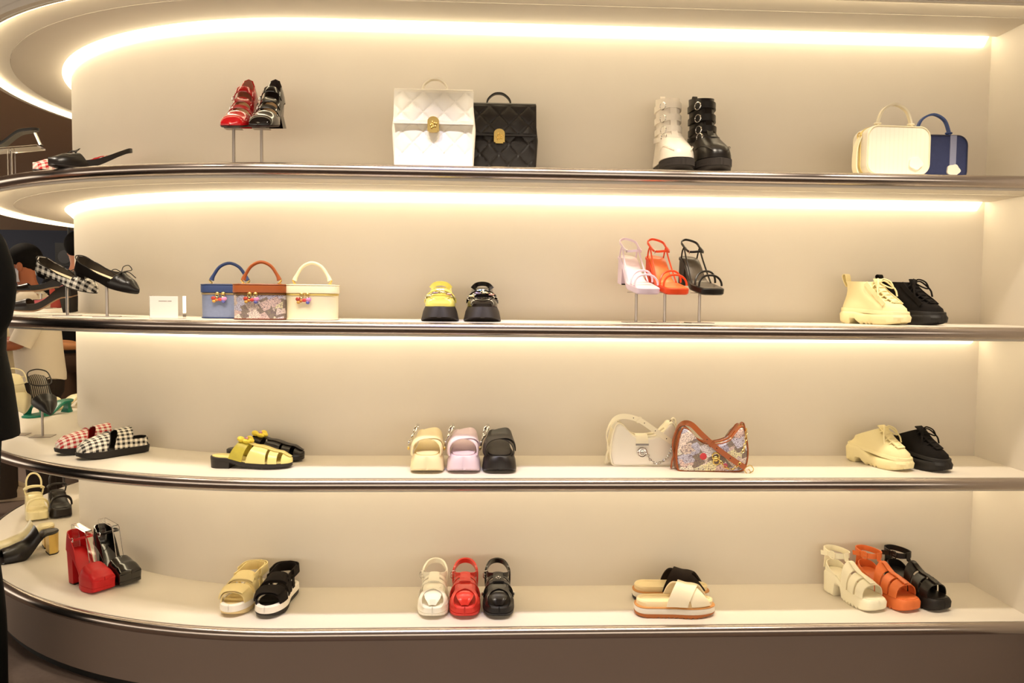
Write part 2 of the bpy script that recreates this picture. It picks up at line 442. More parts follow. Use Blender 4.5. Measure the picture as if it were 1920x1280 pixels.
    def levels(s, g, lv, th=.003, n=18, inner=.03):
        """upper as stacked outlines (z_back, z_front, x_heel, x_toe, width factor); open at the top"""
        half = s.st(n); rings = []
        nm = [s.hw(t) for t in half]; mx = max(nm)
        def ring(zb, zf, xh, xt, wf, k, shr=0., dz=0.):
            el = [sqrt(max(0, 1-(2*t-1)**2))*mx for t in half]
            out = []
            for sd in (1, -1):
                rr = range(n) if sd == 1 else range(n-2, 0, -1)
                for i in rr:
                    w = max((nm[i]*(1-k)+el[i]*k)*wf-shr, .0003)
                    out.append((xh+shr+(xt-xh-2*shr)*half[i], sd*w, zb+(zf-zb)*half[i]+dz))
            return out
        for zb, zf, xh, xt, wf, k in lv: rings.append(ring(zb, zf, xh, xt, wf, k))
        zb, zf, xh, xt, wf, k = lv[-1]
        rings.append(ring(zb, zf, xh, xt, wf, k, th)); rings.append(ring(zb, zf, xh, xt, wf, k, th, -inner))
        return g.loft(rings)
def spring(base=0., toe=.012, heel=0., a=.72):
    return lambda t: base+toe*max(0, (t-a)/(1-a))**2+heel*max(0, (.12-t)/.12)
def lugs(base, depth, rng, n, duty=.35):
    """tread notches cut into a sole bottom"""
    def f(t):
        z = fn(base)(t)
        for a, b in rng:
            if a <= t <= b:
                u = (t-a)/(b-a)*n % 1
                if u < duty: z += depth
        return z
    return f
def buckle(parent, c, u, v, w, h, m=None, r=.0012):
    g = G(); g.frame(c, u, v, w, h, r); c = Vector(c); u = Vector(u).normalized()
    g.tube([c-u*w*.1, c+u*w*.5], r*.8, 5); return g.build('buckle', m or SILVER, parent)
def bow(parent, c, yawd, m, k=1., flat=.3, name='bow', tails=True):
    """two cord loops and two tails about point c, spread along local y"""
    g = G(); c = Vector(c)
    for sd in (1, -1):
        lp = [c, c+Vector((-.006, sd*.012, .008))*k, c+Vector((-.004, sd*.027, .009))*k, c+Vector((.006, sd*.026, .002))*k, c+Vector((.004, sd*.010, .002))*k, c]
        g.tube(catmull(lp, 4), .0011*k, 5)
        if tails: g.tube(catmull([c, c+Vector((.012, sd*.008, .003))*k, c+Vector((.026, sd*.016, -.008))*k], 4), .0011*k, 5)
    g.ell(c, (.003*k, .003*k, .003*k), 8, 6)
    return g.build(name, m, parent)
def insole(L, root, z, m, ins=.004, a=0., b=1., th=.002, name='insole'):
    g = G(); L.slab(g, [(lambda t: fn(z)(t)-th, ins), (z, ins), (lambda t: fn(z)(t)+.0006, ins+.002)], a, b); return g.build(name, m, root)
def shoe(name, label, group, cat='shoe'): return thing(name, label, cat, group)

def slingback_flat(label, fab, trim, lining, grp):
    r = shoe('slingback_flat', label, grp); L = Last(.245, .078, 2.3, .70, zb=.009, zt=keys((.4, .05), (.6, .046), (.8, .038), (1, .02)))
    g = G(); L.slab(g, [(spring(0, .006), .002), (.006, 0), (.009, .001)]); g.build('sole', leather('231a15', .5), r)
    g = G(); L.heel(g, .2, .006, .95, -.0, inset=.003); g.build('heel', leather('231a15', .5), r)
    insole(L, r, .0100, lining)
    g = G(); L.patch(g, lambda v: .66-.10*abs(2*v-1)**2, 1., off=.001); g.build('vamp', fab, r)
    g = G()
    for sd in (1, -1):
        pts = catmull([(.60*L.L, sd*.033, .016), (.44*L.L, sd*.034, .030), (.22*L.L, sd*.030, .058), (.06*L.L, sd*.020, .078), (-.004, 0, .083)], 5)
        g.band(pts, (0, 0, 1), [.026-.012*min(1, i/10) for i in range(len(pts))], .002)
    g.build('heel_strap', fab, r)
    g = G()
    for sd in (1, -1):
        pts = catmull([(.60*L.L, sd*.0315, .016), (.44*L.L, sd*.0325, .030), (.22*L.L, sd*.0285, .058), (.06*L.L, sd*.0185, .078), (0, 0, .083)], 5)
        g.band(pts, (0, 0, 1), [.024-.011*min(1, i/10) for i in range(len(pts))], .0012)
    g.build('strap_lining', lining, r)
    bow(r, L.F(.68, .5, .003), 0, trim, 1.)
    return r
def mary_jane(label, c, c_in, grp):
    P = patent(c); zb = keys((0, .078), (.15, .076), (.62, .010), (1, .008))
    r = shoe('mary_jane_heel', label, grp); L = Last(.205, .082, 3.0, .78, zb=zb, zt=keys((.3, .07), (.5, .056), (.7, .042), (.88, .029), (1, .005)))
    sol = leather('2a1712', .5)
    g = G(); L.slab(g, [(lambda t: zb(t)-.006, .003), (lambda t: zb(t)-.004, .0005), (zb, .0005)]); g.build('sole', sol, r)
    g = G(); L.heel(g, .30, lambda t: zb(t)-.003, 1.02, -.002, inset=.004, mid=.80, shift=-.004); g.build('heel', P, r)
    insole(L, r, lambda t: zb(t)+.001, leather('d9b58a', .5))
    g = G(); L.patch(g, lambda v: .70-.12*abs(2*v-1)**3, 1., off=.001); g.build('vamp', P, r)
    g = G(); L.rim(g, .62, 0, keys((0, .070), (.05, .066), (.14, .046), (.34, .030), (.62, .026)), lean=.16); g.build('quarter', P, r)
    g = G(); L.rim(g, .60, .001, keys((0, .068), (.05, .064), (.14, .044), (.34, .028), (.6, .024)), inset=.0035, lean=.16, th=.001); g.build('lining', leather(c_in, .5), r)
    for i, (a, cm) in enumerate(((.30, .36), (.42, .47), (.55, .585))):
        g = G(); L.strap(g, a, a, .0095, .12, .88, off=.004, cm=cm); s_ = g.build('strap', P, r)
        p = Vector(L.F(a+.02, .88, .007)); buckle(s_, p, (0, .35, 1), (1, 0, 0), .013, .012)
    return r
def display_stand(label, h, tilt=0, plate=.05, grp='metal shoe display stands'):
    r = thing('shoe_stand', label, 'stand', grp)
    g = G(); g.box((0, 0, .0015), (.075, .062, .003)); g.build('base_plate', STEEL, r)
    g = G(); g.tube([(0, 0, .003), (0, 0, h)], .0045, 10); g.build('pole', STEEL, r)
    g = G(); g.box((0, 0, h-.001), (plate, .03, .002), Matrix.Rotation(rad(tilt), 3, 'Y')); g.build('top_plate', STEEL, r)
    g = G(); g.tube([(0, .004, h-.012), (0, .010, h-.012)], .002, 6); g.build('screw', STEEL, r)
    return r
def buckle_boot(label, c, rim_c, grp):
    P = leather(c, .28 if c != BLACK else .2); r = shoe('buckle_boot', label, grp)
    L = Last(.255, .104, 2.5, .72, zb=.045, zt=.05)
    g = G(); L.slab(g, [(spring(0, .016, .004), .007), (spring(.006, .013), .002), (.030, 0), (.044, .003), (.047, .006)]); so = g.build('platform_sole', rubber('241d18'), r)
    g = G()
    for i in range(46):                                     # ribs round the front of the platform
        t = .62+.38*sin(pi/2*i/45)
        for sd in (1, -1):
            w = L.hw(t); g.box((L.L*t-.0005, sd*(w-.001), .032), (.0022, .0022, .022))
    g.build('rib_band', rubber('2b231d'), so)
    lv = [(.046, .046, .004, .250, .95, 0), (.066, .064, .005, .250, .95, 0), (.084, .082, .008, .240, .90, 0), (.100, .098, .010, .214, .86, .1), (.118, .120, .012, .178, .80, .3),
          (.138, .142, .014, .150, .74, .5), (.165, .165, .012, .136, .68, .8), (.22, .215, .008, .132, .68, 1), (.262, .250, .004, .130, .70, 1), (.282, .262, .003, .129, .71, 1)]
    g = G(); L.levels(g, lv); g.build('upper', P, r)
    g = G(); L.levels(g, [(.0465, .0465, .002, .252, .975, 0), (.060, .058, .003, .251, .97, 0)], inner=.002); g.build('welt', P, r)
    g = G(); g.tube(catmull([(.246, .025, .068), (.225, .038, .082), (.19, .044, .09), (.15, .047, .085)], 5), .0012, 5); g.build('stitch_piping', P, r)
    g = G(); g.tube(catmull([(.246, -.025, .068), (.225, -.038, .082), (.19, -.044, .09), (.15, -.047, .085)], 5), .0012, 5); g.build('stitch_piping', P, r)
    # tongue slit and pull tab
    g = G(); g.band(catmull([(.131, 0, .25), (.137, 0, .20), (.142, 0, .165), (.160, 0, .130)], 5), (0, 1, 0), .020, .003); g.build('tongue', P, r)
    g = G(); g.band(catmull([(.004, 0, .25), (-.004, 0, .285), (.004, 0, .298), (.012, 0, .275)], 5), (0, 1, 0), .016, .002); g.build('pull_tab', P, r)
    for z, x0, x1, w in ((.238, .004, .1335, .0368), (.196, .008, .136, .0362), (.156, .010, .146, .0365), (.128, .010, .170, .041)):
        cx, rx = (x0+x1)/2, (x1-x0)/2+.0025
        pts = [(cx+rx*cos(a), w*1.03*sin(a), z+.010*cos(a)*(-1 if z < .14 else .2)) for a in [rad(-110+220*i/22) for i in range(23)]]
        g = G(); g.band(pts, (0, 0, 1), .021 if z > .14 else .016, .006); st = g.build('strap', P, r)
        a = rad(-48); c0 = Vector((cx+(rx+.003)*cos(a), w*1.06*sin(a), z)); tg = Vector((-sin(a)*rx, cos(a)*w, 0))
        g = G(); g.torus(c0, tg, (0, 0, 1), .0125, .0020, n=18); g.build('ring_buckle', SILVER, st)
    return r
def bow_flat(label, fab, lining, grp):
    r = shoe('bow_flat', label, grp); L = Last(.232, .080, 1.75, .60, heel=.70, waist=.72, zb=.010, zt=keys((.4, .05), (.62, .043), (.85, .032), (1, .010)))
    blk = leather('16120f', .4)
    g = G(); L.slab(g, [(spring(.004, .004), .004), (.006, .001), (.010, .001)]); g.build('sole', blk, r)
    g = G(); L.heel(g, .24, .006, .92, -.006, inset=.003); g.build('heel', blk, r)
    insole(L, r, .0115, lining)
    h = keys((0, .040), (.2, .029), (.45, .021), (.66, .026))
    g = G(); L.rim(g, .66, 0, h, lean=.08); g.build('quarter', fab, r)
    g = G(); L.patch(g, lambda v: .70-.12*abs(2*v-1)**2.5, 1., off=.0012); g.build('vamp', fab, r)
    g = G(); L.rim(g, .64, .001, lambda t: h(t)-.0008, inset=.0034, lean=.08, th=.0012); g.build('lining', leather('211a16', .5), r)
    g = G()                                                 # black binding on the topline
    ln = [Vector((L.L*t, L.hw(t)-.08*h(t)-.001, .010+h(t))) for t in [.66-.66*sin(pi/2*i/14) for i in range(15)]]
    fr = [Vector(L.F(.70-.12*abs(2*v-1)**2.5, v, .0015)) for v in [.25+.5*i/10 for i in range(11)]]
    loop = fr[::-1]+[fr[0]]*0
    full = [Vector((p.x, -p.y, p.z)) for p in ln]
    g.tube(ln+full[::-1][1:], .0016, 6); g.tube(fr, .0016, 6); g.build('topline_binding', blk, r)
    bow(r, Vector(L.F(.70, .5, .004)), 0, blk, 1.4)
    return r
def pump(label, c, lin_c, foot, grp, heelh=.045):
    zb = keys((0, heelh), (.15, heelh-.002), (.62, .008), (1, .006)); r = shoe('pump', label, grp)
    L = Last(.24, .078, 1.8, .62, zb=zb, zt=keys((.4, .05), (.7, .036), (.9, .026), (1, .010)))
    P = leather(c, .3)
    g = G(); L.slab(g, [(lambda t: zb(t)-.006, .003), (zb, .001)]); g.build('sole', leather('9a7a5c', .5), r)
    g = G(); L.heel(g, .24, lambda t: zb(t)-.004, .8, -.004, inset=.004); g.build('heel', P, r)
    insole(L, r, lambda t: zb(t)+.001, leather(foot, .5))
    g = G(); L.rim(g, .70, 0, keys((0, .055), (.2, .040), (.45, .026), (.70, .024)), lean=.08); g.build('quarter', P, r)
    g = G(); L.rim(g, .68, .001, keys((0, .053), (.2, .039), (.45, .027), (.68, .022)), inset=.0034, lean=.08, th=.0012); g.build('lining', leather(lin_c, .5), r)
    g = G(); L.patch(g, lambda v: .74-.10*abs(2*v-1)**2, 1., off=.001); g.build('vamp', P, r)
    return r
def chunky_loafer(label, c, chain_c, grp):
    P = patent(c); r = shoe('platform_loafer', label, grp); L = Last(.255, .100, 2.8, .74, zb=.05, zt=.05)
    blk = rubber('2a221c')
    g = G(); L.slab(g, [(spring(.0, .016, .003), -.006), (spring(.004, .013), -.008), (.036, -.002), (.052, .004), (.054, .007)]); g.build('platform_sole', blk, r)
    g = G(); g.box((.258, 0, .016), (.004, .012, .003)); g.build('sole_mark', rubber('6b5d50'), r)
    lv = [(.053, .053, .004, .247, .95, 0), (.066, .064, .005, .246, .94, 0), (.080, .076, .007, .234, .88, 0), (.094, .088, .009, .205, .80, .2), (.110, .104, .011, .165, .74, .5), (.124, .120, .012, .138, .70, .8)]
    g = G(); L.levels(g, lv); g.build('upper', P, r)
    g = G(); g.tube(catmull([(.150, .030, .090), (.190, .030, .088), (.222, .024, .0835), (.234, 0, .0805), (.222, -.024, .0835), (.190, -.030, .088), (.150, -.030, .090)], 5), .0018, 6); g.build('apron_seam', P, r)
    g = G(); pts = [(.175-.010*abs(a)**2, .046*sin(a*1.25), .066+.042*cos(a*1.25)) for a in [-1.2+2.4*i/18 for i in range(19)]]
    g.band(pts, (1, 0, .5), .024, .0035); sd = g.build('saddle_strap', P, r)
    g = G(); g.chain([(.190, .041, .083), (.198, .022, .099), (.201, 0, .103), (.198, -.022, .099), (.190, -.041, .083)], .0068, .0017); g.build('chain', SILVER, sd)
    for i, (y, zz, cc) in enumerate(((.028, .096, 'b98a78'), (.008, .103, chain_c), (-.014, .101, 'a894a8'), (-.034, .090, chain_c))):
        g = G(); g.ell((.202, y, zz), (.002, .010, .0042), 10, 6); g.build('charm', mat('charm_'+cc, cc, .25, .6), sd)
    g = G(); g.band(catmull([(.135, .030, .118), (.142, .018, .132), (.145, 0, .136), (.142, -.018, .132), (.135, -.030, .118)], 5), (.3, 0, 1), .016, .003); g.build('tongue', P, r)
    return r
def strappy_sandal(label, c, grp, foot=None):
    P = leather(c, .35); foot = leather(foot or c, .3)
    zb = keys((0, .088), (.14, .086), (.60, .022), (1, .020)); r = shoe('strappy_sandal', label, grp)
    L = Last(.205, .092, 6, .84, heel=.72, waist=.72, zb=zb, zt=keys((0, .06), (.4, .055), (.6, .042), (.85, .034), (1, .02)))
    g = G(); L.slab(g, [(lambda t: zb(t)-(.020 if t > .5 else .010+.010*sm(.25, .5, t)), .003), (lambda t: zb(t)-(.016 if t > .5 else .008+.008*sm(.25, .5, t)), 0), (lambda t: zb(t)-.002, 0), (zb, .002)]); g.build('platform_sole', P, r)
    g = G(); L.heel(g, .28, lambda t: zb(t)-.006, .80, 0., inset=.003); g.build('heel', P, r)
    g = G(); L.heel(g, .27, .004, .98, 0, inset=.010); g.build('heel_tip', rubber('1c1613'), r)
    insole(L, r, lambda t: zb(t)+.001, foot)
    for a, b, cm in ((.86, .90, .83), (.66, .80, .68)):
        g = G(); L.cord(g, a, b, .0034, .02, .98, off=.001, cm=cm); g.build('strap', P, r)
    # heel cage: two risers and the ankle strap
    for sd in (1, -1):
        g = G(); g.tube(catmull([(.62*L.L, sd*.036, zb(.62)), (.50*L.L, sd*.034, zb(.5)+.018), (.30*L.L, sd*.031, zb(.3)+.026), (.20*L.L, sd*.030, zb(.2)+.040)], 5), .0028, 6)
        g.tube(catmull([(.16*L.L, sd*.030, zb(.16)), (.17*L.L, sd*.031, zb(.16)+.022), (.20*L.L, sd*.030, zb(.2)+.040)], 5), .0028, 6); g.build('riser', P, r)
    z0 = zb(.2)+.040
    g = G(); g.band(catmull([(.20*L.L, .030, z0), (.08*L.L, .028, z0+.012), (-.01*L.L, 0, z0+.018), (.08*L.L, -.028, z0+.012), (.20*L.L, -.030, z0)], 6), (0, 0, 1), .007, .003); g.build('heel_strap', P, r)
    g = G(); g.band(catmull([(.20*L.L, .030, z0), (.36*L.L, .026, z0-.010), (.44*L.L, 0, z0-.006), (.36*L.L, -.028, z0-.010), (.20*L.L, -.030, z0)], 6), (0, 0, 1), .007, .003); an = g.build('ankle_strap', P, r)
    buckle(an, (.37*L.L, -.029, z0-.010), (1, -.6, 0), (0, 0, 1), .013, .012)
    return r
def lug_sole(L, r, m, h=.042, arch=True, heelh=None, name='lug_sole'):
    hh = heelh or h
    def bot(t): 
        a = .022*sm(.19, .22, t)*(1-sm(.30, .38, t)) if arch else 0
        return spring(0, .012, .003)(t)+a
    b2 = lugs(bot, .006, ((.36, .66), (.03, .13)), 4, .28)
    top = keys((0, hh), (.24, hh), (.5, h), (1, h))
    g = G(); L.slab(g, [(b2, .005), (lambda t: b2(t)+.008 if b2(t) < .01 else b2(t)+.002, -.001), (lambda t: top(t)-.010, -.003), (top, .001), (lambda t: top(t)+.002, .004)], n=90); return g.build(name, m, r)
def laces(r, L, m, rows, name='lace'):
    for x, y, z in rows:
        g = G(); g.tube(catmull([(x-.006, y, z-.010), (x, y*.6, z-.001), (x+.002, 0, z+.001), (x, -y*.6, z-.001), (x-.006, -y, z-.010)], 4), .0032, 6); g.build(name, m, r)
def lace_bow(r, c, m, k=1.):
    g = G(); c = Vector(c)
    for sd in (1, -1):
        g.tube(catmull([c, c+Vector((.006, sd*.012, .012))*k, c+Vector((.020, sd*.028, .002))*k, c+Vector((.026, sd*.034, -.020))*k, c+Vector((.014, sd*.024, -.016))*k, c], 5), .0028*k, 6)
        g.tube(catmull([c, c+Vector((.010, sd*.018, .004))*k, c+Vector((.028, sd*.040, -.024))*k, c+Vector((.034, sd*.044, -.05))*k], 4), .0028*k, 6)
    g.ell(c, (.006*k, .007*k, .005*k), 8, 6); return g.build('lace_bow', m, r)
def lace_boot(label, c, grp):
    F_ = fabric(c); R_ = rubber(c); r = shoe('lace_up_boot', label, grp); L = Last(.262, .098, 2.5, .72, zb=.04, zt=.05)
    lug_sole(L, r, R_, .040, heelh=.050)
    g = G(); L.levels(g, [(.050, .038, .000, .261, .98, 0), (.064, .050, .001, .260, .97, 0), (.066, .052, .004, .257, .95, 0)], inner=.004); g.build('foxing', R_, r)
    lv = [(.060, .050, .006, .252, .94, 0), (.074, .064, .008, .248, .93, 0), (.088, .078, .012, .232, .88, 0), (.100, .090, .016, .206, .82, .15), (.116, .108, .020, .176, .76, .4), (.136, .130, .022, .152, .72, .7), (.158, .154, .020, .136, .72, 1), (.172, .168, .016, .130, .74, 1)]
    g = G(); L.levels(g, lv); g.build('upper', F_, r)
    laces(r, L, F_, [(.214, .022, .092), (.198, .023, .104), (.182, .023, .117), (.168, .023, .131), (.155, .022, .146), (.145, .021, .160)])
    g = G(); g.band(catmull([(.222, 0, .086), (.180, 0, .116), (.150, 0, .150), (.138, 0, .180)], 5), (0, 1, 0), .034, .004); g.build('tongue', F_, r)
    g = G(); g.band(catmull([(.017, 0, .150), (.004, 0, .176), (.000, 0, .196), (.012, 0, .199), (.019, 0, .168)], 5), (0, 1, 0), .024, .002); g.build('pull_tab', F_, r)
    for sd in (1, -1):
        g = G(); g.band(catmull([(.120, sd*.033, .164), (.150, sd*.036, .130), (.190, sd*.042, .094), (.205, sd*.045, .078)], 5), (1, 0, 1), .016, .003); g.build('eyelet_facing', F_, r)
    lace_bow(r, (.146, 0, .166), F_, 1.1)
    return r
def lace_mule(label, c, grp):
    F_ = fabric(c); R_ = rubber(c); r = shoe('lace_up_mule', label, grp); L = Last(.255, .098, 2.6, .73, zb=.042, zt=.05)
    lug_sole(L, r, R_, .040, heelh=.066)
    g = G(); L.levels(g, [(.066, .038, .001, .254, .98, 0), (.076, .050, .002, .253, .97, 0), (.078, .052, .005, .250, .95, 0)], inner=.004); g.build('foxing', R_, r)
    lv = [(.070, .050, .008, .246, .94, 0), (.078, .064, .010, .242, .92, 0), (.082, .080, .016, .224, .86, .1), (.088, .096, .022, .196, .78, .3), (.092, .116, .026, .170, .72, .5), (.098, .136, .028, .150, .68, .7), (.102, .150, .030, .140, .66, .8)]
    g = G(); L.levels(g, lv); g.build('upper', F_, r)
    laces(r, L, F_, [(.208, .022, .094), (.192, .023, .106), (.177, .023, .119), (.163, .022, .132), (.152, .021, .144)])
    g = G(); g.band(catmull([(.220, 0, .086), (.178, 0, .116), (.150, 0, .146), (.132, 0, .160)], 5), (0, 1, 0), .036, .004); g.build('tongue', F_, r)
    lace_bow(r, (.150, 0, .148), F_, 1.)
    return r
def pointed_slingback(label, c, foot, grp):
    zb = keys((0, .055), (.15, .054), (.6, .008), (1, .006)); r = shoe('pointed_slingback', label, grp)
    L = Last(.255, .102, 1.25, .52, heel=.62, waist=.66, zb=zb, zt=keys((.3, .06), (.6, .046), (.8, .034), (1, .006)))
    P = leather(c, .25)
    g = G(); L.slab(g, [(lambda t: zb(t)-.005, .003), (zb, .001)]); g.build('sole', P, r)
    g = G(); L.heel(g, .12, lambda t: zb(t)-.003, .5, -.005, inset=.004); g.build('heel', P, r)
    insole(L, r, lambda t: zb(t)+.001, foot)
    g = G(); L.rim(g, .66, 0, keys((0, .001), (.35, .001), (.55, .012), (.66, .026)), lean=.08); g.build('side_wall', P, r)
    g = G(); L.patch(g, lambda v: .66-.06*abs(2*v-1)**2, 1., off=.001, nu=14); g.build('vamp', P, r)
    g = G(); g.tube(catmull([(.24*L.L, .038, .070), (.12*L.L, .030, .080), (.07*L.L, 0, .084), (.12*L.L, -.030, .080), (.24*L.L, -.038, .070), (.38*L.L, -.034, .060), (.44*L.L, 0, .058), (.38*L.L, .034, .060)], 5, True), .0024, 6, True); g.build('ankle_strap', P, r)
    for sd in (1, -1):
        g = G(); g.tube(catmull([(.16*L.L, sd*.030, zb(.16)), (.20*L.L, sd*.034, .062), (.24*L.L, sd*.038, .070)], 4), .0022, 6); g.build('riser', P, r)
    return r
def kitten_sandal(label, c, grp):
    zb = keys((0, .058), (.18, .055), (.62, .010), (1, .008)); r = shoe('kitten_sandal', label, grp)
    L = Last(.25, .082, 3, .76, zb=zb, zt=keys((.3, .06), (.6, .05), (.9, .04), (1, .03))); P = leather(c, .35)
    g = G(); L.slab(g, [(lambda t: zb(t)-.010, .002), (lambda t: zb(t)-.002, 0), (zb, .002)]); g.build('sole', P, r)
    g = G(); L.heel(g, .16, lambda t: zb(t)-.006, 1.15, 0., inset=.010, mid=.7); g.build('heel', P, r)
    g = G(); L.strap(g, .74, .80, .040, off=.002, cm=.76); g.build('vamp_strap', P, r)
    insole(L, r, lambda t: zb(t)+.001, P)
    return r
def gingham_clog(label, fab, edge, lining, grp):
    r = shoe('gingham_clog', label, grp); L = Last(.255, .096, 2.4, .70, heel=.80, waist=.84, zb=.028, zt=keys((.2, .072), (.5, .066), (.66, .054), (.85, .042), (1, .020)), p=2.5)
    blk = rubber('1b1512')
    g = G(); L.slab(g, [(spring(0, .012, .002), .005), (spring(.004, .010), 0), (.026, -.002), (.029, .002)]); g.build('sole', blk, r)
    insole(L, r, .031, leather('15110f', .6))
    g = G(); L.patch(g, lambda v: .66-.08*sin(pi*v), 1., off=.0, nu=12); g.build('toe_cover', fab, r)
    g = G(); pts = [L.F(.66-.08*sin(pi*v), v, .0012) for v in [i/20 for i in range(21)]]; g.tube(pts, .0018, 6); g.build('edge_binding', edge, r)
    g = G(); L.patch(g, lambda v: .30-.04*sin(pi*v), lambda v: .57-.10*sin(pi*v), off=.001); g.build('instep_strap', fab, r)
    g = G(); L.patch(g, lambda v: .305-.04*sin(pi*v), lambda v: .565-.10*sin(pi*v), off=-.0022, th=.001); g.build('strap_lining', lining, r)
    g = G(); L.rim(g, .40, 0, keys((0, .030), (.15, .028), (.4, .030)), inset=.001, lean=.05); g.build('heel_wall', fab, r)
    g = G(); L.rim(g, .38, .001, keys((0, .031), (.15, .029), (.38, .030)), inset=.0045, lean=.05, th=.0012); g.build('heel_lining', blk, r)
    return r
def fisherman_mule(label, c, flower, floral, grp):
    P = leather(c, .3); r = shoe('fisherman_mule', label, grp); L = Last(.258, .092, 2.3, .68, heel=.76, waist=.80, zb=keys((0, .036), (.2, .034), (.5, .020), (1, .018)), zt=keys((.2, .064), (.4, .061), (.6, .047), (.85, .031), (1, .014)), p=2.5)
    blk = leather('1d1613', .45); zb = L.zb
    g = G(); L.slab(g, [(lambda t: zb(t)-.014+.004*max(0, t-.75), .003), (lambda t: zb(t)-.010, 0), (lambda t: zb(t)-.001, 0), (zb, .002)]); g.build('sole', blk, r)
    g = G(); L.heel(g, .27, lambda t: zb(t)-.010, .96, 0., inset=.001); g.build('heel', blk, r)
    insole(L, r, lambda t: zb(t)+.002, P)
    g = G(); L.patch(g, lambda v: .26+.12*sin(pi*v), lambda v: .42+.07*sin(pi*v), off=.001); st = g.build('instep_strap', floral, r)
    g = G(); L.patch(g, lambda v: .47+.08*sin(pi*v), .72, off=.0015, nu=6); g.build('vamp_strap', P, r)
    g = G(); L.patch(g, lambda v: .46+.02*sin(pi*v), lambda v: .98, .42, .58, off=.0042, nu=14, nv=6); g.build('centre_strap', P, r)
    g = G(); L.strap(g, .80, .80, .026, off=.001); g.build('toe_strap', P, r)
    g = G(); L.patch(g, .90, 1., off=.001, nu=8); g.build('toe_cap', P, r)
    c0 = Vector(L.F(.43, .5, -.003))
    for i, (dx, dy, dz, rx, ry, rz, yw) in enumerate(((-.014, .012, .002, .018, .014, .007, 20), (.010, .010, .010, .012, .010, .008, -30), (.006, -.012, .004, .016, .012, .007, 60), (-.010, -.016, .012, .012, .012, .009, 10), (.018, -.002, .006, .010, .010, .007, 0))):
        g = G(); g.ell(c0+Vector((dx, dy, dz)), (rx, ry, rz), 10, 6, Matrix.Rotation(rad(yw), 3, 'Z')@Matrix.Rotation(rad(20), 3, 'Y')); g.build('petal', flower, st)
    g = G(); g.ell(c0+Vector((.002, 0, .012)), (.005, .005, .005)); g.build('bead', mat('charm_cf9fc4', 'cf9fc4', .25), st)
    return r
def platform_slide(label, c, grp):
    P = leather(c, .38); r = shoe('platform_slide', label, grp)
    L = Last(.245, .094, 3.2, .78, heel=.80, waist=.84, zb=keys((0, .074), (.3, .070), (.7, .056), (1, .054)), zt=keys((.2, .066), (.45, .061), (.7, .046), (.9, .038), (1, .025)), p=2.7); zb = L.zb
    g = G(); L.slab(g, [(spring(.0, .014, .004), -.004), (spring(.006, .012), -.007), (lambda t: zb(t)*.6, -.004), (lambda t: zb(t)-.002, .003), (zb, .005)]); so = g.build('platform_sole', P, r)
    g = G(); L.slab(g, [(spring(-.0005, .0135, .004), .002), (spring(.004, .0125, .002), -.0055)]); g.build('outsole', rubber('1a1411'), r)
    insole(L, r, lambda t: zb(t)+.004, P, ins=.010, th=.006)
    g = G(); L.patch(g, lambda v: .70-.30*v, lambda v: .92-.30*v, off=.0015); g.build('under_strap', P, r)
    g = G(); L.patch(g, lambda v: .38+.32*v, lambda v: .68+.26*v, off=.006); s2 = g.build('over_strap', P, r)
    g = G()                                                  # oversized chain buckle on the viewer's left
    c0 = Vector(L.F(.58, .86, .012)); lk = [Vector(L.F(.42, .72, .013)), Vector(L.F(.52, .66, .015)), Vector(L.F(.64, .72, .015)), Vector(L.F(.70, .84, .015)), Vector(L.F(.66, .94, .014)), Vector(L.F(.50, .94, .014)), Vector(L.F(.42, .84, .014))]
    g.tube(catmull(lk, 5, True), [.0030+.0018*sin(i*1.25) for i in range(35)], 8, True); g.build('chain_buckle', SILVER, s2)
    g = G(); g.ell(Vector(L.F(.70, .97, .014)), (.005, .004, .006)); g.build('buckle_pin', GOLD, s2)
    return r
def platform_toe_sandal(label, c, grp):
    P = leather(c, .35); r = shoe('platform_sandal', label, grp); zb = keys((0, .095), (.2, .092), (.65, .048), (1, .045))
    L = Last(.235, .098, 3.2, .80, heel=.80, waist=.82, zb=zb, zt=keys((.2, .06), (.6, .05), (.9, .045), (1, .03)), p=2.5)
    g = G(); L.slab(g, [(spring(0, .010, .003), 0.), (spring(.005, .008), -.003), (lambda t: zb(t)-.004, -.001), (zb, .003)]); g.build('wedge_sole', P, r)
    insole(L, r, lambda t: zb(t)+.002, P, ins=.012, th=.004)
    g = G(); L.patch(g, lambda v: .74-.04*sin(pi*v), lambda v: .86-.02*sin(pi*v), off=.001); g.build('toe_strap', P, r)
    g = G(); L.cord(g, .74, .88, .004, 0, 1, off=.004); g.build('cord_strap', P, r)
    g = G(); g.tube(catmull([(.34*L.L, .042, .125), (.42*L.L, .025, .135), (.45*L.L, 0, .138), (.42*L.L, -.025, .135), (.34*L.L, -.042, .125), (.22*L.L, -.044, .120), (.10*L.L, -.03, .122), (.07*L.L, 0, .124), (.10*L.L, .03, .122), (.22*L.L, .044, .120)], 5, True), .0055, 8, True); g.build('ankle_roll', P, r)
    g = G(); g.tube(catmull([(.26*L.L, .034, .118), (.20*L.L, .034, .155), (.15*L.L, .020, .180), (.13*L.L, 0, .187), (.15*L.L, -.020, .180), (.20*L.L, -.034, .155), (.26*L.L, -.034, .118)], 5), .0045, 8); g.build('heel_loop', P, r)
    for sd in (1, -1):
        g = G(); g.tube(catmull([(.22*L.L, sd*.038, zb(.2)), (.24*L.L, sd*.042, .11), (.30*L.L, sd*.042, .123)], 4), .004, 6); g.build('riser', P, r)
    return r
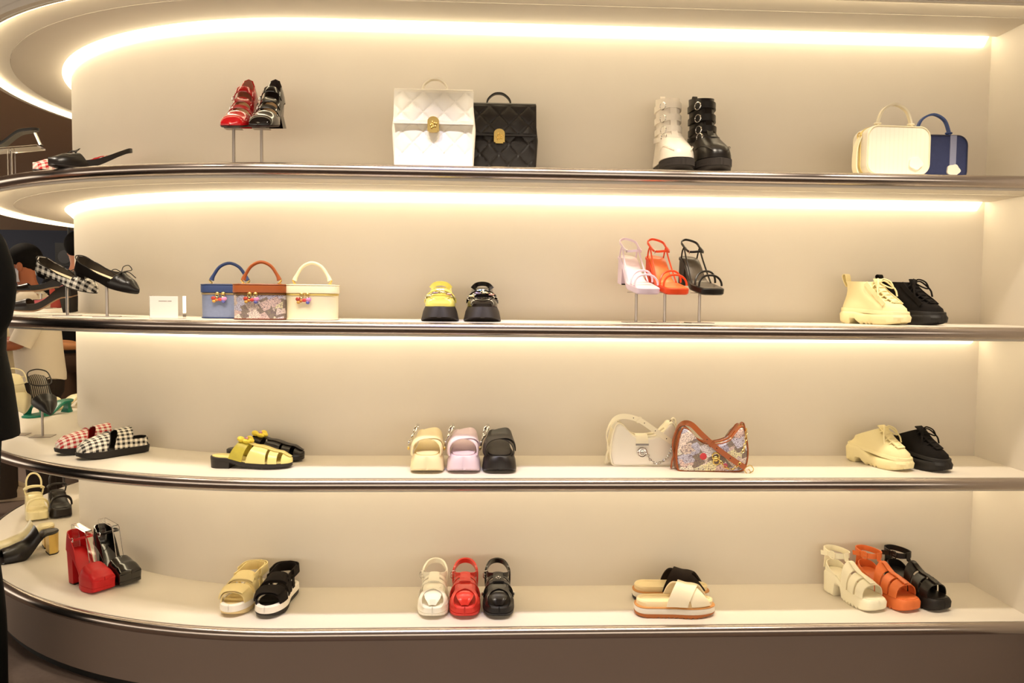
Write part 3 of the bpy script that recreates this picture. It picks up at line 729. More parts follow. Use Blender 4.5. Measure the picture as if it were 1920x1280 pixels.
def block_mule(label, c, foot, grp):
    P = leather(c, .32); zb = keys((0, .090), (.2, .087), (.62, .008), (1, .006)); r = shoe('block_heel_mule', label, grp)
    L = Last(.205, .088, 4, .84, heel=.80, waist=.78, zb=zb, zt=keys((.3, .075), (.5, .060), (.9, .042), (1, .030)), p=2.6)
    g = G(); L.slab(g, [(lambda t: zb(t)-.008, .002), (lambda t: zb(t)-.002, 0), (zb, .002)]); g.build('sole', P, r)
    insole(L, r, lambda t: zb(t)+.002, leather(foot, .4), ins=.003)
    g = G(); L.heel(g, .20, lambda t: zb(t)-.006, .92, .004, inset=.005); h = g.build('heel', GOLD, r)
    g = G(); L.heel(g, .20, .005, .95, 0, inset=.0065); g.build('heel_tip', rubber('1a1411'), h)
    g = G(); L.patch(g, lambda v: .34+.06*sin(pi*v), lambda v: .93, off=.001, nu=14); g.build('vamp', P, r)
    return r
def platform_pump(label, c, m, grp):
    zb = keys((0, .128), (.14, .126), (.60, .046), (1, .044)); r = shoe('platform_mary_jane', label, grp)
    L = Last(.205, .086, 7, .86, heel=.74, waist=.70, zb=zb, zt=keys((.3, .08), (.6, .052), (.85, .036), (1, .014)), p=2.7)
    g = G(); L.slab(g, [(spring(.0, .008, 0, .7), .004), (spring(.004, .008, 0, .7), 0), (.021, .0), (.022, .0012), (.023, 0), (.046, -.001), (.048, .003)], .52, 1.); g.build('platform', m, r)
    g = G(); L.slab(g, [(lambda t: zb(t)-.008-.02*sm(.45, .6, t), .002), (zb, .001)], 0, .72); g.build('shank', m, r)
    g = G(); L.heel(g, .27, lambda t: zb(t)-.006, .82, .004, inset=.003); h = g.build('heel', m, r)
    g = G(); L.heel(g, .27, .005, .96, 0, inset=.009); g.build('heel_tip', rubber('14100e'), h)
    insole(L, r, lambda t: zb(t)+.001, m)
    g = G(); L.patch(g, lambda v: .66-.05*abs(2*v-1)**2, 1., off=.001, nu=12); g.build('vamp', m, r)
    g = G(); L.rim(g, .44, 0, keys((0, .068), (.12, .064), (.30, .040), (.44, .004)), lean=.06); g.build('heel_counter', m, r)
    z0 = zb(.15)+.052
    g = G(); g.band(catmull([(.16*L.L, .030, z0), (.34*L.L, .034, z0-.002), (.46*L.L, .018, z0+.004), (.48*L.L, -.008, z0+.006), (.36*L.L, -.036, z0-.002), (.17*L.L, -.030, z0)], 6), (0, 0, 1), .008, .0024); an = g.build('ankle_strap', m, r)
    buckle(an, (.37*L.L, -.037, z0-.002), (1, -.3, 0), (0, 0, 1), .016, .013)
    return r
def acrylic_insert(label, grp):
    """clear U of acrylic that keeps a shoe in shape: foot in the toe, other end in the heel"""
    r = thing('acrylic_shoe_insert', label, 'shoe insert', grp)
    P = [(.034, 0, .134), (.026, 0, .190), (.024, 0, .216), (.030, 0, .219), (.108, 0, .206), (.113, 0, .200), (.138, 0, .085)]
    g = G(); g.band(P, (0, 1, 0), .024, .004); g.build('insert_strip', ACRYL, r, sharp=20)
    return r
def velcro_sandal(label, c, mid, out, grp):
    P = fabric(c); r = shoe('velcro_sandal', label, grp); L = Last(.25, .096, 2.3, .68, heel=.82, waist=.80, zb=.036, zt=keys((.2, .066), (.45, .062), (.7, .045), (.9, .036), (1, .025)), p=2.7)
    g = G(); L.slab(g, [(lugs(spring(0, .012, .004), .004, ((.3, .8),), 8), .004), (spring(.006, .010), 0), (.018, -.001), (.019, .001)], n=70); g.build('outsole', rubber(out), r)
    g = G(); L.slab(g, [(.018, 0), (.020, -.002), (.038, -.001), (.041, .003), (.041, .008), (.036, .009)]); g.build('midsole', rubber(mid), r)
    insole(L, r, .037, P, ins=.007)
    for a, w, nm in ((.78, .048, 'toe_strap'), (.50, .052, 'instep_strap')):
        g = G(); L.strap(g, a, a+.05, w, off=.001); s_ = g.build(nm, P, r)
        g = G(); L.strap(g, a+.005, a+.055, w*.86, .26, .92, off=.0065, th=.003); g.build('velcro_flap', P, s_)
    g = G(); L.rim(g, .50, .036, keys((0, .066), (.5, .062)), inset=.003, lean=.03); g.build('heel_strap', P, r)
    g = G(); L.rim(g, .34, .040, .067, inset=-.004, lean=.03); g.build('heel_tab', P, r)
    for sd in (1, -1):
        g = G(); g.band([(.30*L.L, sd*.037, .036), (.34*L.L, sd*.038, .085)], (1, 0, 0), .018, .003); g.build('side_riser', P, r)
    return r
def cage_sandal(label, c, charms, grp):
    P = mat('jelly_'+c, c, .28, coat=.4); R_ = rubber(c); r = shoe('cage_sandal', label, grp)
    L = Last(.24, .094, 2.5, .72, heel=.80, waist=.82, zb=.040, zt=keys((.2, .066), (.45, .058), (.62, .049), (.85, .038), (.95, .024), (1, .006)), p=2.4)
    g = G(); L.slab(g, [(lugs(spring(0, .012, .004), .004, ((.2, .9),), 9), .004), (spring(.006, .010), -.001), (.019, -.003), (.021, -.001), (.023, -.003), (.038, -.002), (.043, .003), (.043, .006), (.039, .007)], n=70); g.build('lug_sole', R_, r)
    insole(L, r, .041, P, ins=.006)
    g = G(); L.patch(g, lambda v: .56, lambda v: .992, .29, .71, off=.001, nu=14); g.build('tongue', P, r)
    for a0, b0, v0, v1 in ((.94, .60, .0, .62), (.60, .94, .38, 1.)):
        g = G(); L.patch(g, lambda v, p=a0, q=b0: p+(q-p)*v-.035, lambda v, p=a0, q=b0: p+(q-p)*v+.035, v0, v1, off=.0045, nu=3); g.build('cross_strap', P, r)
    g = G(); L.strap(g, .60, .60, .022, off=.003); g.build('instep_strap', P, r)
    g = G(); L.strap(g, .45, .45, .030, off=.003); g.build('upper_strap', P, r)
    g = G(); L.patch(g, .42, .66, .41, .59, off=.0075, nu=6, nv=6); lp = g.build('keeper_loop', P, r)
    z0 = .089
    g = G(); g.band(catmull([(.26*L.L, .038, z0), (.40*L.L, .030, z0+.004), (.46*L.L, 0, z0+.008), (.40*L.L, -.030, z0+.004), (.26*L.L, -.038, z0)], 6), (0, 0, 1), .017, .003); an = g.build('ankle_strap', P, r)
    g = G(); g.band(catmull([(.30*L.L, .038, .042), (.26*L.L, .040, z0-.02), (.20*L.L, .038, z0+.004), (.06*L.L, .024, z0+.018), (.01*L.L, 0, z0+.022), (.06*L.L, -.024, z0+.018), (.20*L.L, -.038, z0+.004), (.26*L.L, -.040, z0-.02), (.30*L.L, -.038, .042)], 6), [Vector((1, 0, .6)).lerp(Vector((.3, 0, 1)), sin(pi*i/48)) for i in range(49)], .017, .006); g.build('heel_strap', P, r)
    buckle(an, (.38*L.L, -.040, z0+.004), (1, -1.2, 0), (0, 0, 1), .020, .022, r=.0016)
    if charms:
        c0 = Vector(L.F(.60, .5, .010))
        for i in range(5):
            g = G(); a = 2*pi*i/5+pi/2; g.ell(c0+Vector((.5*.0065*sin(a), .0065*cos(a), .0065*sin(a)*.8)), (.003, .003, .003), 8, 6); g.build('flower_petal', SILVER, lp)
        for sd in (1, -1):
            g = G(); g.ell(L.F(.62, .04 if sd > 0 else .96, .006), (.005, .003, .006)); g.build('side_charm', SILVER, lp)
    return r
def cross_slide(label, strap_c, out, mid_c, grp):
    r = shoe('cross_strap_slide', label, grp); L = Last(.25, .094, 2.2, .66, heel=.84, waist=.86, zb=.040, zt=keys((.2, .062), (.5, .060), (.7, .048), (1, .025)), p=2.6)
    g = G(); L.slab(g, [(lugs(spring(0, .008, .004), .003, ((.25, .9),), 10), .003), (spring(.005, .006), -.002), (.014, -.003)], n=70); g.build('outsole', rubber(out), r)
    g = G(); L.slab(g, [(.014, -.002), (.016, -.003), (.030, -.003), (.031, -.002)]); g.build('midsole', rubber('ece4d6'), r)
    g = G(); L.slab(g, [(.031, -.001), (.032, -.003), (.034, -.003), (.035, -.001)]); g.build('welt', leather('c98f52', .5), r)
    g = G(); L.slab(g, [(.035, .004), (.048, .003), (.052, .005), (.052, .010), (.048, .014)]); g.build('footbed', leather('f0dcae', .55), r)
    F_ = fabric(strap_c)
    g = G(); L.patch(g, lambda v: .38+.30*v, lambda v: .60+.33*v, off=.002, th=.005); g.build('under_strap', F_, r)
    g = G(); L.patch(g, lambda v: .70-.34*v, lambda v: .93-.31*v, off=.0085, th=.005); g.build('over_strap', F_, r)
    return r
def gladiator(label, c, grp):
    P = leather(c, .42); R_ = rubber(c); zb = keys((0, .086), (.22, .082), (.55, .048), (1, .046)); r = shoe('gladiator_sandal', label, grp)
    L = Last(.25, .096, 3.6, .80, heel=.78, waist=.80, zb=zb, zt=keys((.2, .08), (.42, .078), (.65, .056), (.9, .040), (1, .02)), p=2.5)
    def bot(t): return spring(0, .010, .003)(t)+.045*sm(.27, .30, t)*(1-sm(.40, .46, t))
    b2 = lugs(bot, .006, ((.46, .86), (.03, .24)), 6, .3)
    g = G(); L.slab(g, [(b2, .003), (lambda t: b2(t)+.006, -.002), (lambda t: zb(t)-.012, -.003), (lambda t: zb(t)-.002, .001), (zb, .003)], n=110); g.build('lug_sole', R_, r)
    insole(L, r, lambda t: zb(t)+.002, P, ins=.005)
    for a in (.47, .63, .79):
        g = G(); L.strap(g, a, a+.02, .032, off=.002); g.build('foot_strap', P, r)
    z0 = .150
    g = G(); pts = [L.F(t, .5, .0065) for t in (.86, .78, .70, .62, .54, .46)]+[(.36*L.L, 0, z0-.015), (.345*L.L, 0, z0+.014)]
    g.band(catmull(pts, 3), (0, 1, 0), .017, .003); g.build('centre_strap', P, r)
    g = G(); g.band(catmull([(.33*L.L, 0, z0), (.28*L.L, .030, z0), (.12*L.L, .036, z0+.002), (-.02*L.L, .022, z0+.004), (-.05*L.L, 0, z0+.005), (-.02*L.L, -.022, z0+.004), (.12*L.L, -.036, z0+.002), (.28*L.L, -.030, z0)], 5, True), (0, 0, 1), .020, .003, True); an = g.build('ankle_strap', P, r)
    buckle(an, (.22*L.L, -.037, z0), (1, 0, 0), (0, 0, 1), .024, .026, m=P, r=.0024)
    g = G(); g.band([(.14*L.L, -.039, z0), (.02*L.L, -.044, z0-.004)], (0, 0, 1), .016, .003); g.build('strap_end', P, an)
    g = G(); g.band(catmull([(-.01*L.L, 0, zb(0)), (-.03*L.L, 0, .115), (-.05*L.L, 0, z0+.014)], 4), (0, 1, 0), [.045-.028*i/8 for i in range(9)], .003); g.build('heel_strap', P, r)
    g = G(); L.rim(g, .30, 0, keys((0, .030), (.3, .004)), lean=.08); g.build('heel_wall', P, r)
    return r
def gold_sandal(label, grp):
    zb = keys((0, .060), (.2, .057), (.62, .008), (1, .006)); r = shoe('heeled_sandal', label, grp); blk = leather('120e0c', .4)
    L = Last(.24, .084, 3, .78, zb=zb, zt=keys((.3, .07), (.6, .055), (.9, .045), (1, .03)))
    g = G(); L.slab(g, [(lambda t: zb(t)-.006, .002), (zb, .001)]); g.build('sole', leather('1c1512', .3), r)
    insole(L, r, lambda t: zb(t)+.004, blk, ins=.001, th=.005)
    g = G(); g.tube([(.018, 0, .055), (.006, 0, .004)], .005, 8); h = g.build('heel', SILVER, r)
    g = G(); g.ell((.006, 0, .001), (.010, .008, .003)); g.build('heel_tip', blk, h)
    g = G(); L.patch(g, lambda v: .56+.05*sin(pi*v), lambda v: .80-.03*sin(pi*v), off=.001); g.build('vamp', blk, r)
    g = G(); L.strap(g, .86, .88, .014, off=.001); g.build('toe_strap', GOLD, r)
    return r
# ------------------------------------------------------------------ bags: x across, front is -y, z up
def quilt_face(g, w, h, z0, y, nx=56, nz=44, cell=.062, amp=.0030, bow_=.0, skew=0., thick=.006, fold=0.):
    """panel with a diamond quilted relief"""
    def d(x, z):
        a = (x/cell+z/cell/1.05) % 1; b = (x/cell-z/cell/1.05) % 1
        k = min(min(a, 1-a), min(b, 1-b))
        return amp*(1-math.exp(-(k/.040)**2))+amp*.5*min(1, k*3)
    rows = []
    for j in range(nz+1):
        fz = j/nz; z = z0+h*fz; row = []
        for i in range(nx+1):
            x = -w/2+w*i/nx
            e = min(1, min(i, nx-i, j, nz-j)/3)
            row.append((x, y-d(x, z-z0)*e-bow_*sin(pi*fz)*sin(pi*i/nx)-fold*(1-fz), z))
        rows.append(row)
    back = [[(p[0], y+thick, p[2]) for p in r] for r in rows]
    b = len(g.v); K = nx+1
    for r in rows+back: g.v += r
    n0 = (nz+1)*K
    for j in range(nz):
        for i in range(nx):
            q = (b+j*K+i, b+j*K+i+1, b+(j+1)*K+i+1, b+(j+1)*K+i); g.f.append(q); g.f.append(tuple(n0+k for k in q[::-1]))
    edge = [j for j in range(K)]+[j*K+K-1 for j in range(1, nz+1)]+[nz*K+i for i in range(nx-1, -1, -1)]+[j*K for j in range(nz-1, 0, -1)]
    for p, q in zip(edge, edge[1:]+edge[:1]): g.f.append((b+p, b+n0+p, b+n0+q, b+q))
    return g
def quilted_backpack(label, c, grp):
    m = leather(c, .42); r = thing('quilted_backpack', label, 'backpack', grp); W, H, D = .238, .228, .10
    g = G(); rings = []
    for z, w, d in ((0, W-.004, D), (.004, W, D+.006), (H*.5, W+.012, D+.014), (H*.8, W-.002, D-.01), (H*.97, W-.012, D-.035), (H, W-.018, D-.05)):
        rings.append([(x, y+.002, z) for x, y in rrect(w, d, .014)])
    g.loft(rings); g.build('body', m, r)
    g = G(); quilt_face(g, W-.006, H*.62, .003, -D/2-.005, bow_=.004); g.build('front_panel', m, r)
    g = G(); quilt_face(g, W-.002, H*.44, H*.545, -D/2-.0005, fold=.020, bow_=.004); fl = g.build('flap', m, r)
    g = G(); rings = []
    for f in range(7):
        a = pi/2*f/6; rings.append([(-W/2+.002+(W-.004)*i/8, -D/2-.002+.030*(1-cos(a)), H*.975+.012*sin(a)) for i in range(9)]+[(W/2-.002-(W-.004)*i/8, -D/2+.006+.028*(1-cos(a)), H*.96+.010*sin(a)) for i in range(9)])
    g.loft(rings); g.build('flap_roll', m, fl)
    g = G(); g.band([(-W/2+.001, -D/2-.023, H*.545), (W/2-.001, -D/2-.023, H*.545)], (0, 0, 1), .006, .008); g.build('flap_piping', m, fl)
    zc = H*.545; y0 = -D/2-.033
    g = G(); pts = [(-.017, zc-.024), (.017, zc-.024), (.017, zc+.004)]+[(.017*cos(a), zc+.004+.014*sin(a)) for a in [pi*i/8 for i in range(1, 8)]]+[(-.017, zc+.004)]
    g.prism([(x, y0, z) for x, z in pts], (0, .014, 0)); lk = g.build('turn_lock', GOLD, r)
    for i in range(9):
        a = i*2.4; rr = .0035*sqrt(i)
        g = G(); g.ell((rr*cos(a), y0, zc-.007+rr*sin(a)), (.0038, .003, .0038), 8, 6); g.build('relief', GOLD, lk)
    g = G(); g.box((0, y0+.004, zc-.026), (.024, .012, .004)); g.build('lock_foot', GOLD, lk)
    g = G(); hp = catmull([(-.040, .018, H-.004), (-.036, .018, H+.026), (-.018, .018, H+.044), (0, .018, H+.048), (.018, .018, H+.044), (.036, .018, H+.026), (.040, .018, H-.004)], 5)
    g.band(hp, (0, 1, 0), .020, .0045); g.build('top_handle', m, r)
    for sd in (1, -1):
        g = G(); g.band([(sd*.06, D/2+.008, .02), (sd*.05, D/2+.012, H*.6), (sd*.03, D/2-.01, H*.97)], (1, 0, 0), .022, .004); g.build('shoulder_strap', m, r)
    return r
def badge_poly(k):
    return [(k*(1+.08*cos(5*a+.6)+.07*cos(2*a+.4))*cos(a)*1.12, k*(1+.08*cos(5*a+.6))*sin(a)) for a in [2*pi*i/30 for i in range(30)]]
def case_bag(label, body, trim, handle, stripe, zipm, grp):
    r = thing('box_handbag', label, 'handbag', grp); W, H, D = .205, .150, .085
    g = G(); rings = []
    for y, ins in ((-D/2, .004), (-D/2+.003, .0), (D/2-.003, 0), (D/2, .004)):
        rings.append([(x*(1-2*ins/W), y, H/2+z*(1-2*ins/H)) for x, z in rrect(W, H, .034, 7)])
    g.loft(rings); g.build('body', body, r)
    for y in (-D/2-.0005, D/2+.0005):
        g = G(); g.tube([(x, y, H/2+z) for x, z in rrect(W-.006, H-.006, .032, 7)], .0022, 6, True); g.build('piping', trim, r)
    g = G(); pts = [(x, 0, H/2+z) for x, z in rrect(W+.001, H+.001, .034, 7)]; g.band(pts+[pts[0]], (0, 1, 0), .010, .002); g.build('zip_track', zipm, r)
    for sx in (.018, .034):
        g = G(); g.box((sx-.02, -.006, H+.003), (.012, .007, .005)); g.box((sx-.02, -.014, H+.002), (.006, .014, .002)); g.build('zip_puller', GOLD, r)
    g = G(); hp = catmull([(-.056, -.012, H-.006), (-.052, -.012, H+.022), (-.036, -.012, H+.054), (0, -.012, H+.070), (.036, -.012, H+.054), (.052, -.012, H+.022), (.056, -.012, H-.006)], 5)
    g.band(hp, (0, 1, 0), .013, .006); g.build('top_handle', handle, r)
    for i in (3, 27):
        g = G(); g.torus(hp[i], (1, 0, 0), (0, 1, 0), .0085, .003); g.build('handle_wrap', handle, r)
    g = G(); g.band(catmull([(-W/2-.002, .0, H*.80), (-W/2-.014, .0, H*.55), (-W/2-.016, .0, H*.2), (-W/2-.008, 0, .004)], 5), (0, 1, 0), .026, .003); g.build('side_strap', trim, r)
    g = G(); g.torus((-W/2-.003, 0, H*.82), (0, 1, 0), (0, 0, 1), .010, .0022); g.build('strap_ring', GOLD, r)
    if stripe:
        g = G(); g.box((.052, -D/2-.001, H/2), (.021, .003, H-.004)); g.build('webbing_stripe', stripe, r)
    bp = badge_poly(.0185); cx, cz = (.054, .036)
    g = G(); g.prism([(cx+x, -D/2-.006, cz+z) for x, z in bp], (0, .006, 0)); g.build('badge', leather('f3ecdc', .4), r)
    return r
def vanity_case(label, body, lid, zipm, base, grp):
    r = thing('vanity_case', label, 'handbag', grp); W, H, D = .166, .108, .10
    def outl(w, d, z): return [(x, y, z) for x, y in rrect(w, d, .038, 7)]
    g = G(); g.loft([outl(W-.010, D-.010, .0), outl(W-.005, D-.005, .002), outl(W-.004, D-.004, .072), outl(W-.003, D-.003, .074)]); g.build('body', body, r)
    g = G(); g.loft([outl(W-.006, D-.006, .0005), outl(W-.001, D-.001, .0015), outl(W-.001, D-.001, .004), outl(W-.006, D-.006, .0045)]); g.build('base_trim', base, r)
    g = G(); g.loft([outl(W-.004, D-.004, .074), outl(W-.001, D-.001, .0745), outl(W-.001, D-.001, .0795), outl(W-.004, D-.004, .080)]); g.build('zip_band', zipm, r)
    g = G(); g.loft([outl(W-.002, D-.002, .0802), outl(W+.002, D+.002, .082), outl(W+.002, D+.002, .102), outl(W-.002, D-.002, .106), outl(W-.02, D-.02, .108)]); g.build('lid', lid, r)
    g = G(); g.tube([(x, y, .1055) for x, y in rrect(W, D, .037, 7)], .0018, 6, True); g.build('lid_piping', lid, r)
    hp = catmull([(-.056, 0, .120), (-.050, 0, .134), (-.030, 0, .162), (0, 0, .174), (.030, 0, .162), (.050, 0, .134), (.056, 0, .120)], 6)
    n = len(hp); g = G(); g.tube(hp, [.0050+.0028*max(0, 1-min(i, n-1-i)/7) for i in range(n)], 10); hd = g.build('top_handle', lid, r)
    for sd in (1, -1):
        g = G(); g.frame((sd*.058, 0, .114), (sd*.6, 0, .8), (0, 1, 0), .014, .016, .0016); g.tube([(sd*.052, -.005, .109), (sd*.060, .005, .109)], .0025, 6); g.build('handle_link', GOLD, hd)
    for sx in (-.010, .008):
        g = G(); g.ell((sx-.012, -D/2-.004, .078), (.007, .004, .005)); g.torus((sx-.012, -D/2-.006, .072), (1, 0, 0), (0, 0, 1), .005, .0012); g.build('zip_puller', GOLD, r)
    for i, (x, z, c, rx) in enumerate(((-.029, .063, 'b23a2a', .008), (-.020, .058, 'c9772f', .006), (-.010, .060, 'd8453f', .007), (.003, .062, 'd58fc0', .009), (.001, .053, '5b5fae', .006), (-.028, .054, 'd2a24a', .006))):
        g = G(); g.ell((x-.004, -D/2-.005, z), (rx, .003, rx*.8), 10, 6); g.build('charm', mat('enamel_'+c, c, .2, coat=.5), r)
    return r
def shoulder_bag(label, body, trim, piping, met, zipm, brown, grp):
    r = thing('shoulder_bag', label, 'handbag', grp); D = .058
    if brown: outl = [(-.108, .012), (-.092, .0), (.0, -.0), (.085, .002), (.105, .016), (.112, .06), (.106, .11), (.098, .140), (.088, .142), (.076, .125), (.055, .100), (.020, .088), (-.020, .088), (-.052, .104), (-.074, .130), (-.090, .138), (-.100, .126), (-.112, .07)]
    else: outl = [(-.108, .014), (-.090, .0), (.0, -.0), (.090, .0), (.108, .014), (.112, .06), (.104, .11), (.094, .136), (.082, .138), (.068, .118), (.045, .104), (.015, .096), (-.025, .096), (-.052, .110), (-.074, .134), (-.090, .138), (-.102, .118), (-.112, .06)]
    P = catmull([(x, 0, z) for x, z in outl], 4, True); zmin = min(p.z for p in P)
    P = [Vector((p.x, 0, p.z-zmin)) for p in P]; c = Vector((0, 0, .05))
    g = G(); rings = []
    for y, s_ in ((-D/2-.010, .80), (-D/2-.006, .92), (-D/2, .985), (-D/2+.004, 1), (D/2-.004, 1), (D/2, .985), (D/2+.006, .92), (D/2+.010, .80)):
        rings.append([Vector((c.x+(p.x-c.x)*s_, y, max(0, c.z+(p.z-c.z)*s_) if s_ < 1 else p.z)) for p in P])
    g.loft(rings); g.build('body', body, r)
    for y in (-D/2-.001, D/2+.001):
        g = G(); g.tube([Vector((p.x*1.0, y, max(.002, p.z))) for p in P], .0024, 6, True); g.build('piping', piping, r)
    g = G(); N = len(P); side = P[13*4:18*4]+P[:4*5+1]
    idx = [i % N for i in range(16*4, N+10*4)]; k0 = [P[i] for i in idx]
    g.band([Vector((p.x*1.012, 0, max(.0015, p.z))) for p in k0], (0, 1, 0), D*.92, .003); g.build('gusset', trim, r)
    top = [P[i] for i in range(9*4, 15*4)]
    g = G(); g.band([p+Vector((0, 0, .002)) for p in top], (0, 1, 0), .012, .003); g.build('zip_track', zipm, r)
    # strap: rises from the left horn, lies across the front, buckle end hangs at the right
    zt = .138
    if brown: sp = [(-.116, -.0, .045), (-.120, 0, .09), (-.100, -.004, .142), (-.070, -.020, .150), (-.035, -.040, .118), (.010, -.044, .078), (.060, -.046, .042), (.100, -.046, .018)]
    else: sp = [(-.114, .0, .06), (-.122, 0, .10), (-.104, -.004, .142), (-.070, -.010, .160), (-.020, -.022, .150), (.030, -.040, .118), (.085, -.044, .080)]
    g = G(); sq = catmull(sp, 6); g.band(sq, [Vector((0, 1, .2)).lerp(Vector((.45, .1, .9)), min(1, i/(len(sq)*.5))) for i in range(len(sq))], .017, .0032); stp = g.build('strap', trim, r)
    for f in (.62, .72, .82, .92):
        p = sq[int(len(sq)*f)]; g = G(); g.ell(p+Vector((0, -.0024, 0)), (.0018, .001, .0018), 8, 4); g.build('strap_hole', leather('2a1c14', .6), stp)
    g = G(); g.frame(sq[int(len(sq)*.66)], (.6, 0, -.45), (.45, 0, .6), .008, .019, .0022); g.build('strap_keeper', trim, stp)
    g = G(); g.band(catmull([(-.114, -.002, .05), (-.121, -.002, .03), (-.124, 0, .004)], 4), (0, 1, 0), .014, .003); g.build('strap_tail', trim, stp)
    if brown:
        buckle(r, (.112, -.046, .012), (.5, 0, -.8), (.8, 0, .5), .022, .026, GOLD, .0016)
    # chain from the right horn
    g = G(); g.torus((.096, -.004, zt), (1, 0, 0), (0, 0, 1), .010, .002); g.build('ring', met, r)
    g = G(); g.band(catmull([(.090, 0, .128), (.094, 0, .150), (.103, 0, .152), (.108, 0, .130), (.106, 0, .10)], 4), (0, 1, 0), .012, .003); g.build('horn_tab', trim, r)
    if brown:
        g = G(); g.chain([(.104, -.034, .136), (.100, -.044, .10), (.092, -.047, .07)], .0052, .0013); g.build('chain', met, r)
        g = G(); g.chain([(.020, -.046, .040), (.036, -.046, .020), (.060, -.046, .012), (.082, -.048, .030)], .0052, .0013); g.build('chain', met, r)
        g = G(); g.torus((.008, -.044, .052), (1, 0, 0), (0, 0, 1), .011, .0026); g.torus((.010, -.045, .036), (1, 0, 0), (0, 0, 1), .010, .0022); g.ell((.008, -.044, .044), (.009, .004, .009)); g.build('medallion', met, r)
        for x, z, c, k in ((-.030, .050, 'c23a40', .012), (.040, .022, 'c0506a', .008)):
            g = G(); g.ell((x, -D/2-.0095, z), (k, .0015, k), 14, 6); g.build('printed_seal', mat('seal_'+c, c, .5), r)
    else:
        g = G(); g.band(catmull([(-.012, .012, .100), (-.012, -.020, .102), (-.012, -.038, .090), (-.012, -.041, .072)], 4), (1, 0, 0), .040, .003); g.build('closure_tab', trim, r)
        g = G(); g.band([(-.033, -.0425, .073), (.009, -.0425, .073)], (0, 0, 1), .006, .003); g.build('tab_bar', met, r)
        g = G(); g.ell((-.012, -.042, .048), (.017, .004, .017), 18, 8); md = g.build('medallion', met, r)
        g = G(); g.torus((-.012, -.045, .048), (1, 0, 0), (0, 0, 1), .015, .002); g.torus((-.012, -.046, .048), (1, 0, 0), (0, 0, 1), .008, .0016); g.build('relief', met, md)
        g = G(); g.chain([(.004, -.043, .046), (.016, -.044, .022), (.040, -.044, .012), (.070, -.044, .030), (.090, -.040, .07)], .0050, .0012); g.build('chain', met, r)
        g = G(); g.chain([(-.066, -.020, .126), (-.056, -.024, .108)], .006, .0013); g.build('zip_puller', met, r)
    return r
def card_block(label):
    r = thing('acrylic_card_holder', label, 'card holder')
    g = G(); g.box((0, 0, .0345), (.105, .022, .069)); g.build('acrylic_block', ACRYL, r)
    g = G(); g.box((-.006, -.0116, .0345), (.088, .0008, .067)); cd = g.build('paper_card', mat('white_card', 'f4ebe4', .7), r)
    g = G()
    x = -.022
    for w in (.003, .0035, .003, .003, .0035, .003, .003, .004, 0, .003, .0032, .003, .0032):
        if w: g.box((x+w/2, -.0122, .053), (w*.72, .0004, .0022))
        x += w if w else .002
    g.build('print_line', mat('grey_ink', '6b625c', .8), cd)
    return r
# ------------------------------------------------------------------ everything on the shelves
Z1, Z2, Z3, Z4 = ZS[1:]
W_, B_ = 'f0e8d2', BLACK
# --- top shelf
RG, BG = gingham('red_gingham', 'c4232a'), gingham('black_gingham', '1c1714', .0105)
o = slingback_flat('red gingham slingback flat lying behind its black twin', RG, RG, leather('c8202a', .5), 'slingback flats on the top shelf'); place(o, rim_pt(1, 137, .13), 234, .12)
o = slingback_flat('black leather slingback flat with bow, in front of red gingham slingback', leather(B_, .3), leather(B_, .3), leather('2a2019', .5), 'slingback flats on the top shelf'); place(o, rim_pt(1, 173, .085), 222, .12)
for lab, c, ci, px in (('red patent triple strap mary jane heel on a stand', 'b4151c', 'a96a55', 442), ('black patent triple strap mary jane heel on a stand', '0d0b0b', '2a1d18', 493)):
    P = rim_pt(1, px, .075)
    place(display_stand('metal stand under the %s mary jane heel' % lab.split()[0], .112), P, 0)
    o = mary_jane(lab, c, ci, 'mary jane heels on the top shelf'); place(o, P+Vector((.004, 0, .1135)), -95, .165, 12)
o = quilted_backpack('white quilted leather backpack with gold lock, in front of black one', 'f3ecdc', 'quilted backpacks'); place(o, rim_pt(1, 815, .085), 0)
o = quilted_backpack('black quilted leather backpack with gold lock, behind white one', '1c1613', 'quilted backpacks'); place(o, rim_pt(1, 936, .238), 0)
o = buckle_boot('white leather platform boot with four buckle straps', 'efe6d8', None, 'buckle boots'); place(o, rim_pt(1, 1262, .155), -88, .128); o.scale = (1, 1, .95)
o = buckle_boot('black leather platform boot with four ring buckle straps', BLACK, None, 'buckle boots'); place(o, rim_pt(1, 1329, .145), -86, .128); o.scale = (1, 1, .95)
WP = striped('white_pinstripe', 'f2ead6', 'efe6d1', 70, 0)
o = case_bag('white rounded box handbag with white badge, in front of navy one', WP, leather('f2e7c2', .45), leather('f4ebd0', .45), None, leather('e8d48c', .5), 'box handbags'); place(o, rim_pt(1, 1672, .07), 3)
o = case_bag('navy denim box handbag with blue grey stripe, behind white one', mat('navy_denim', '323a61', .8, bump=.3, bscale=900, var=.15), mat('navy_trim', '222744', .6), mat('denim_blue_handle', '4a5f96', .6), fabric('8f93ae'), mat('navy_trim', '222744', .6), 'box handbags'); place(o, rim_pt(1, 1745, .185), 0)
# far side of the rounded end
P = ray_y(22, 318, 3.04); P.z = Z1
st = thing('acrylic_shoe_stand', 'clear acrylic stand holding a black heeled sandal', 'stand')
for y in (-.02, .02):
    g = G(); g.box((0, y, .063), (.010, .010, .126)); g.build('post', ACRYL, st)
g = G(); g.box((0, 0, .130), (.20, .09, .006), Matrix.Rotation(rad(-8), 3, 'Y')); g.build('top_plate', ACRYL, st)
g = G(); g.box((0, 0, .003), (.12, .10, .006)); g.build('base_plate', ACRYL, st)
place(st, P, 10)
o = gold_sandal('black heeled sandal with gold toe strap on clear acrylic stand', None); place(o, P+Vector((-.02, 0, .136)), 196, .12, 8)

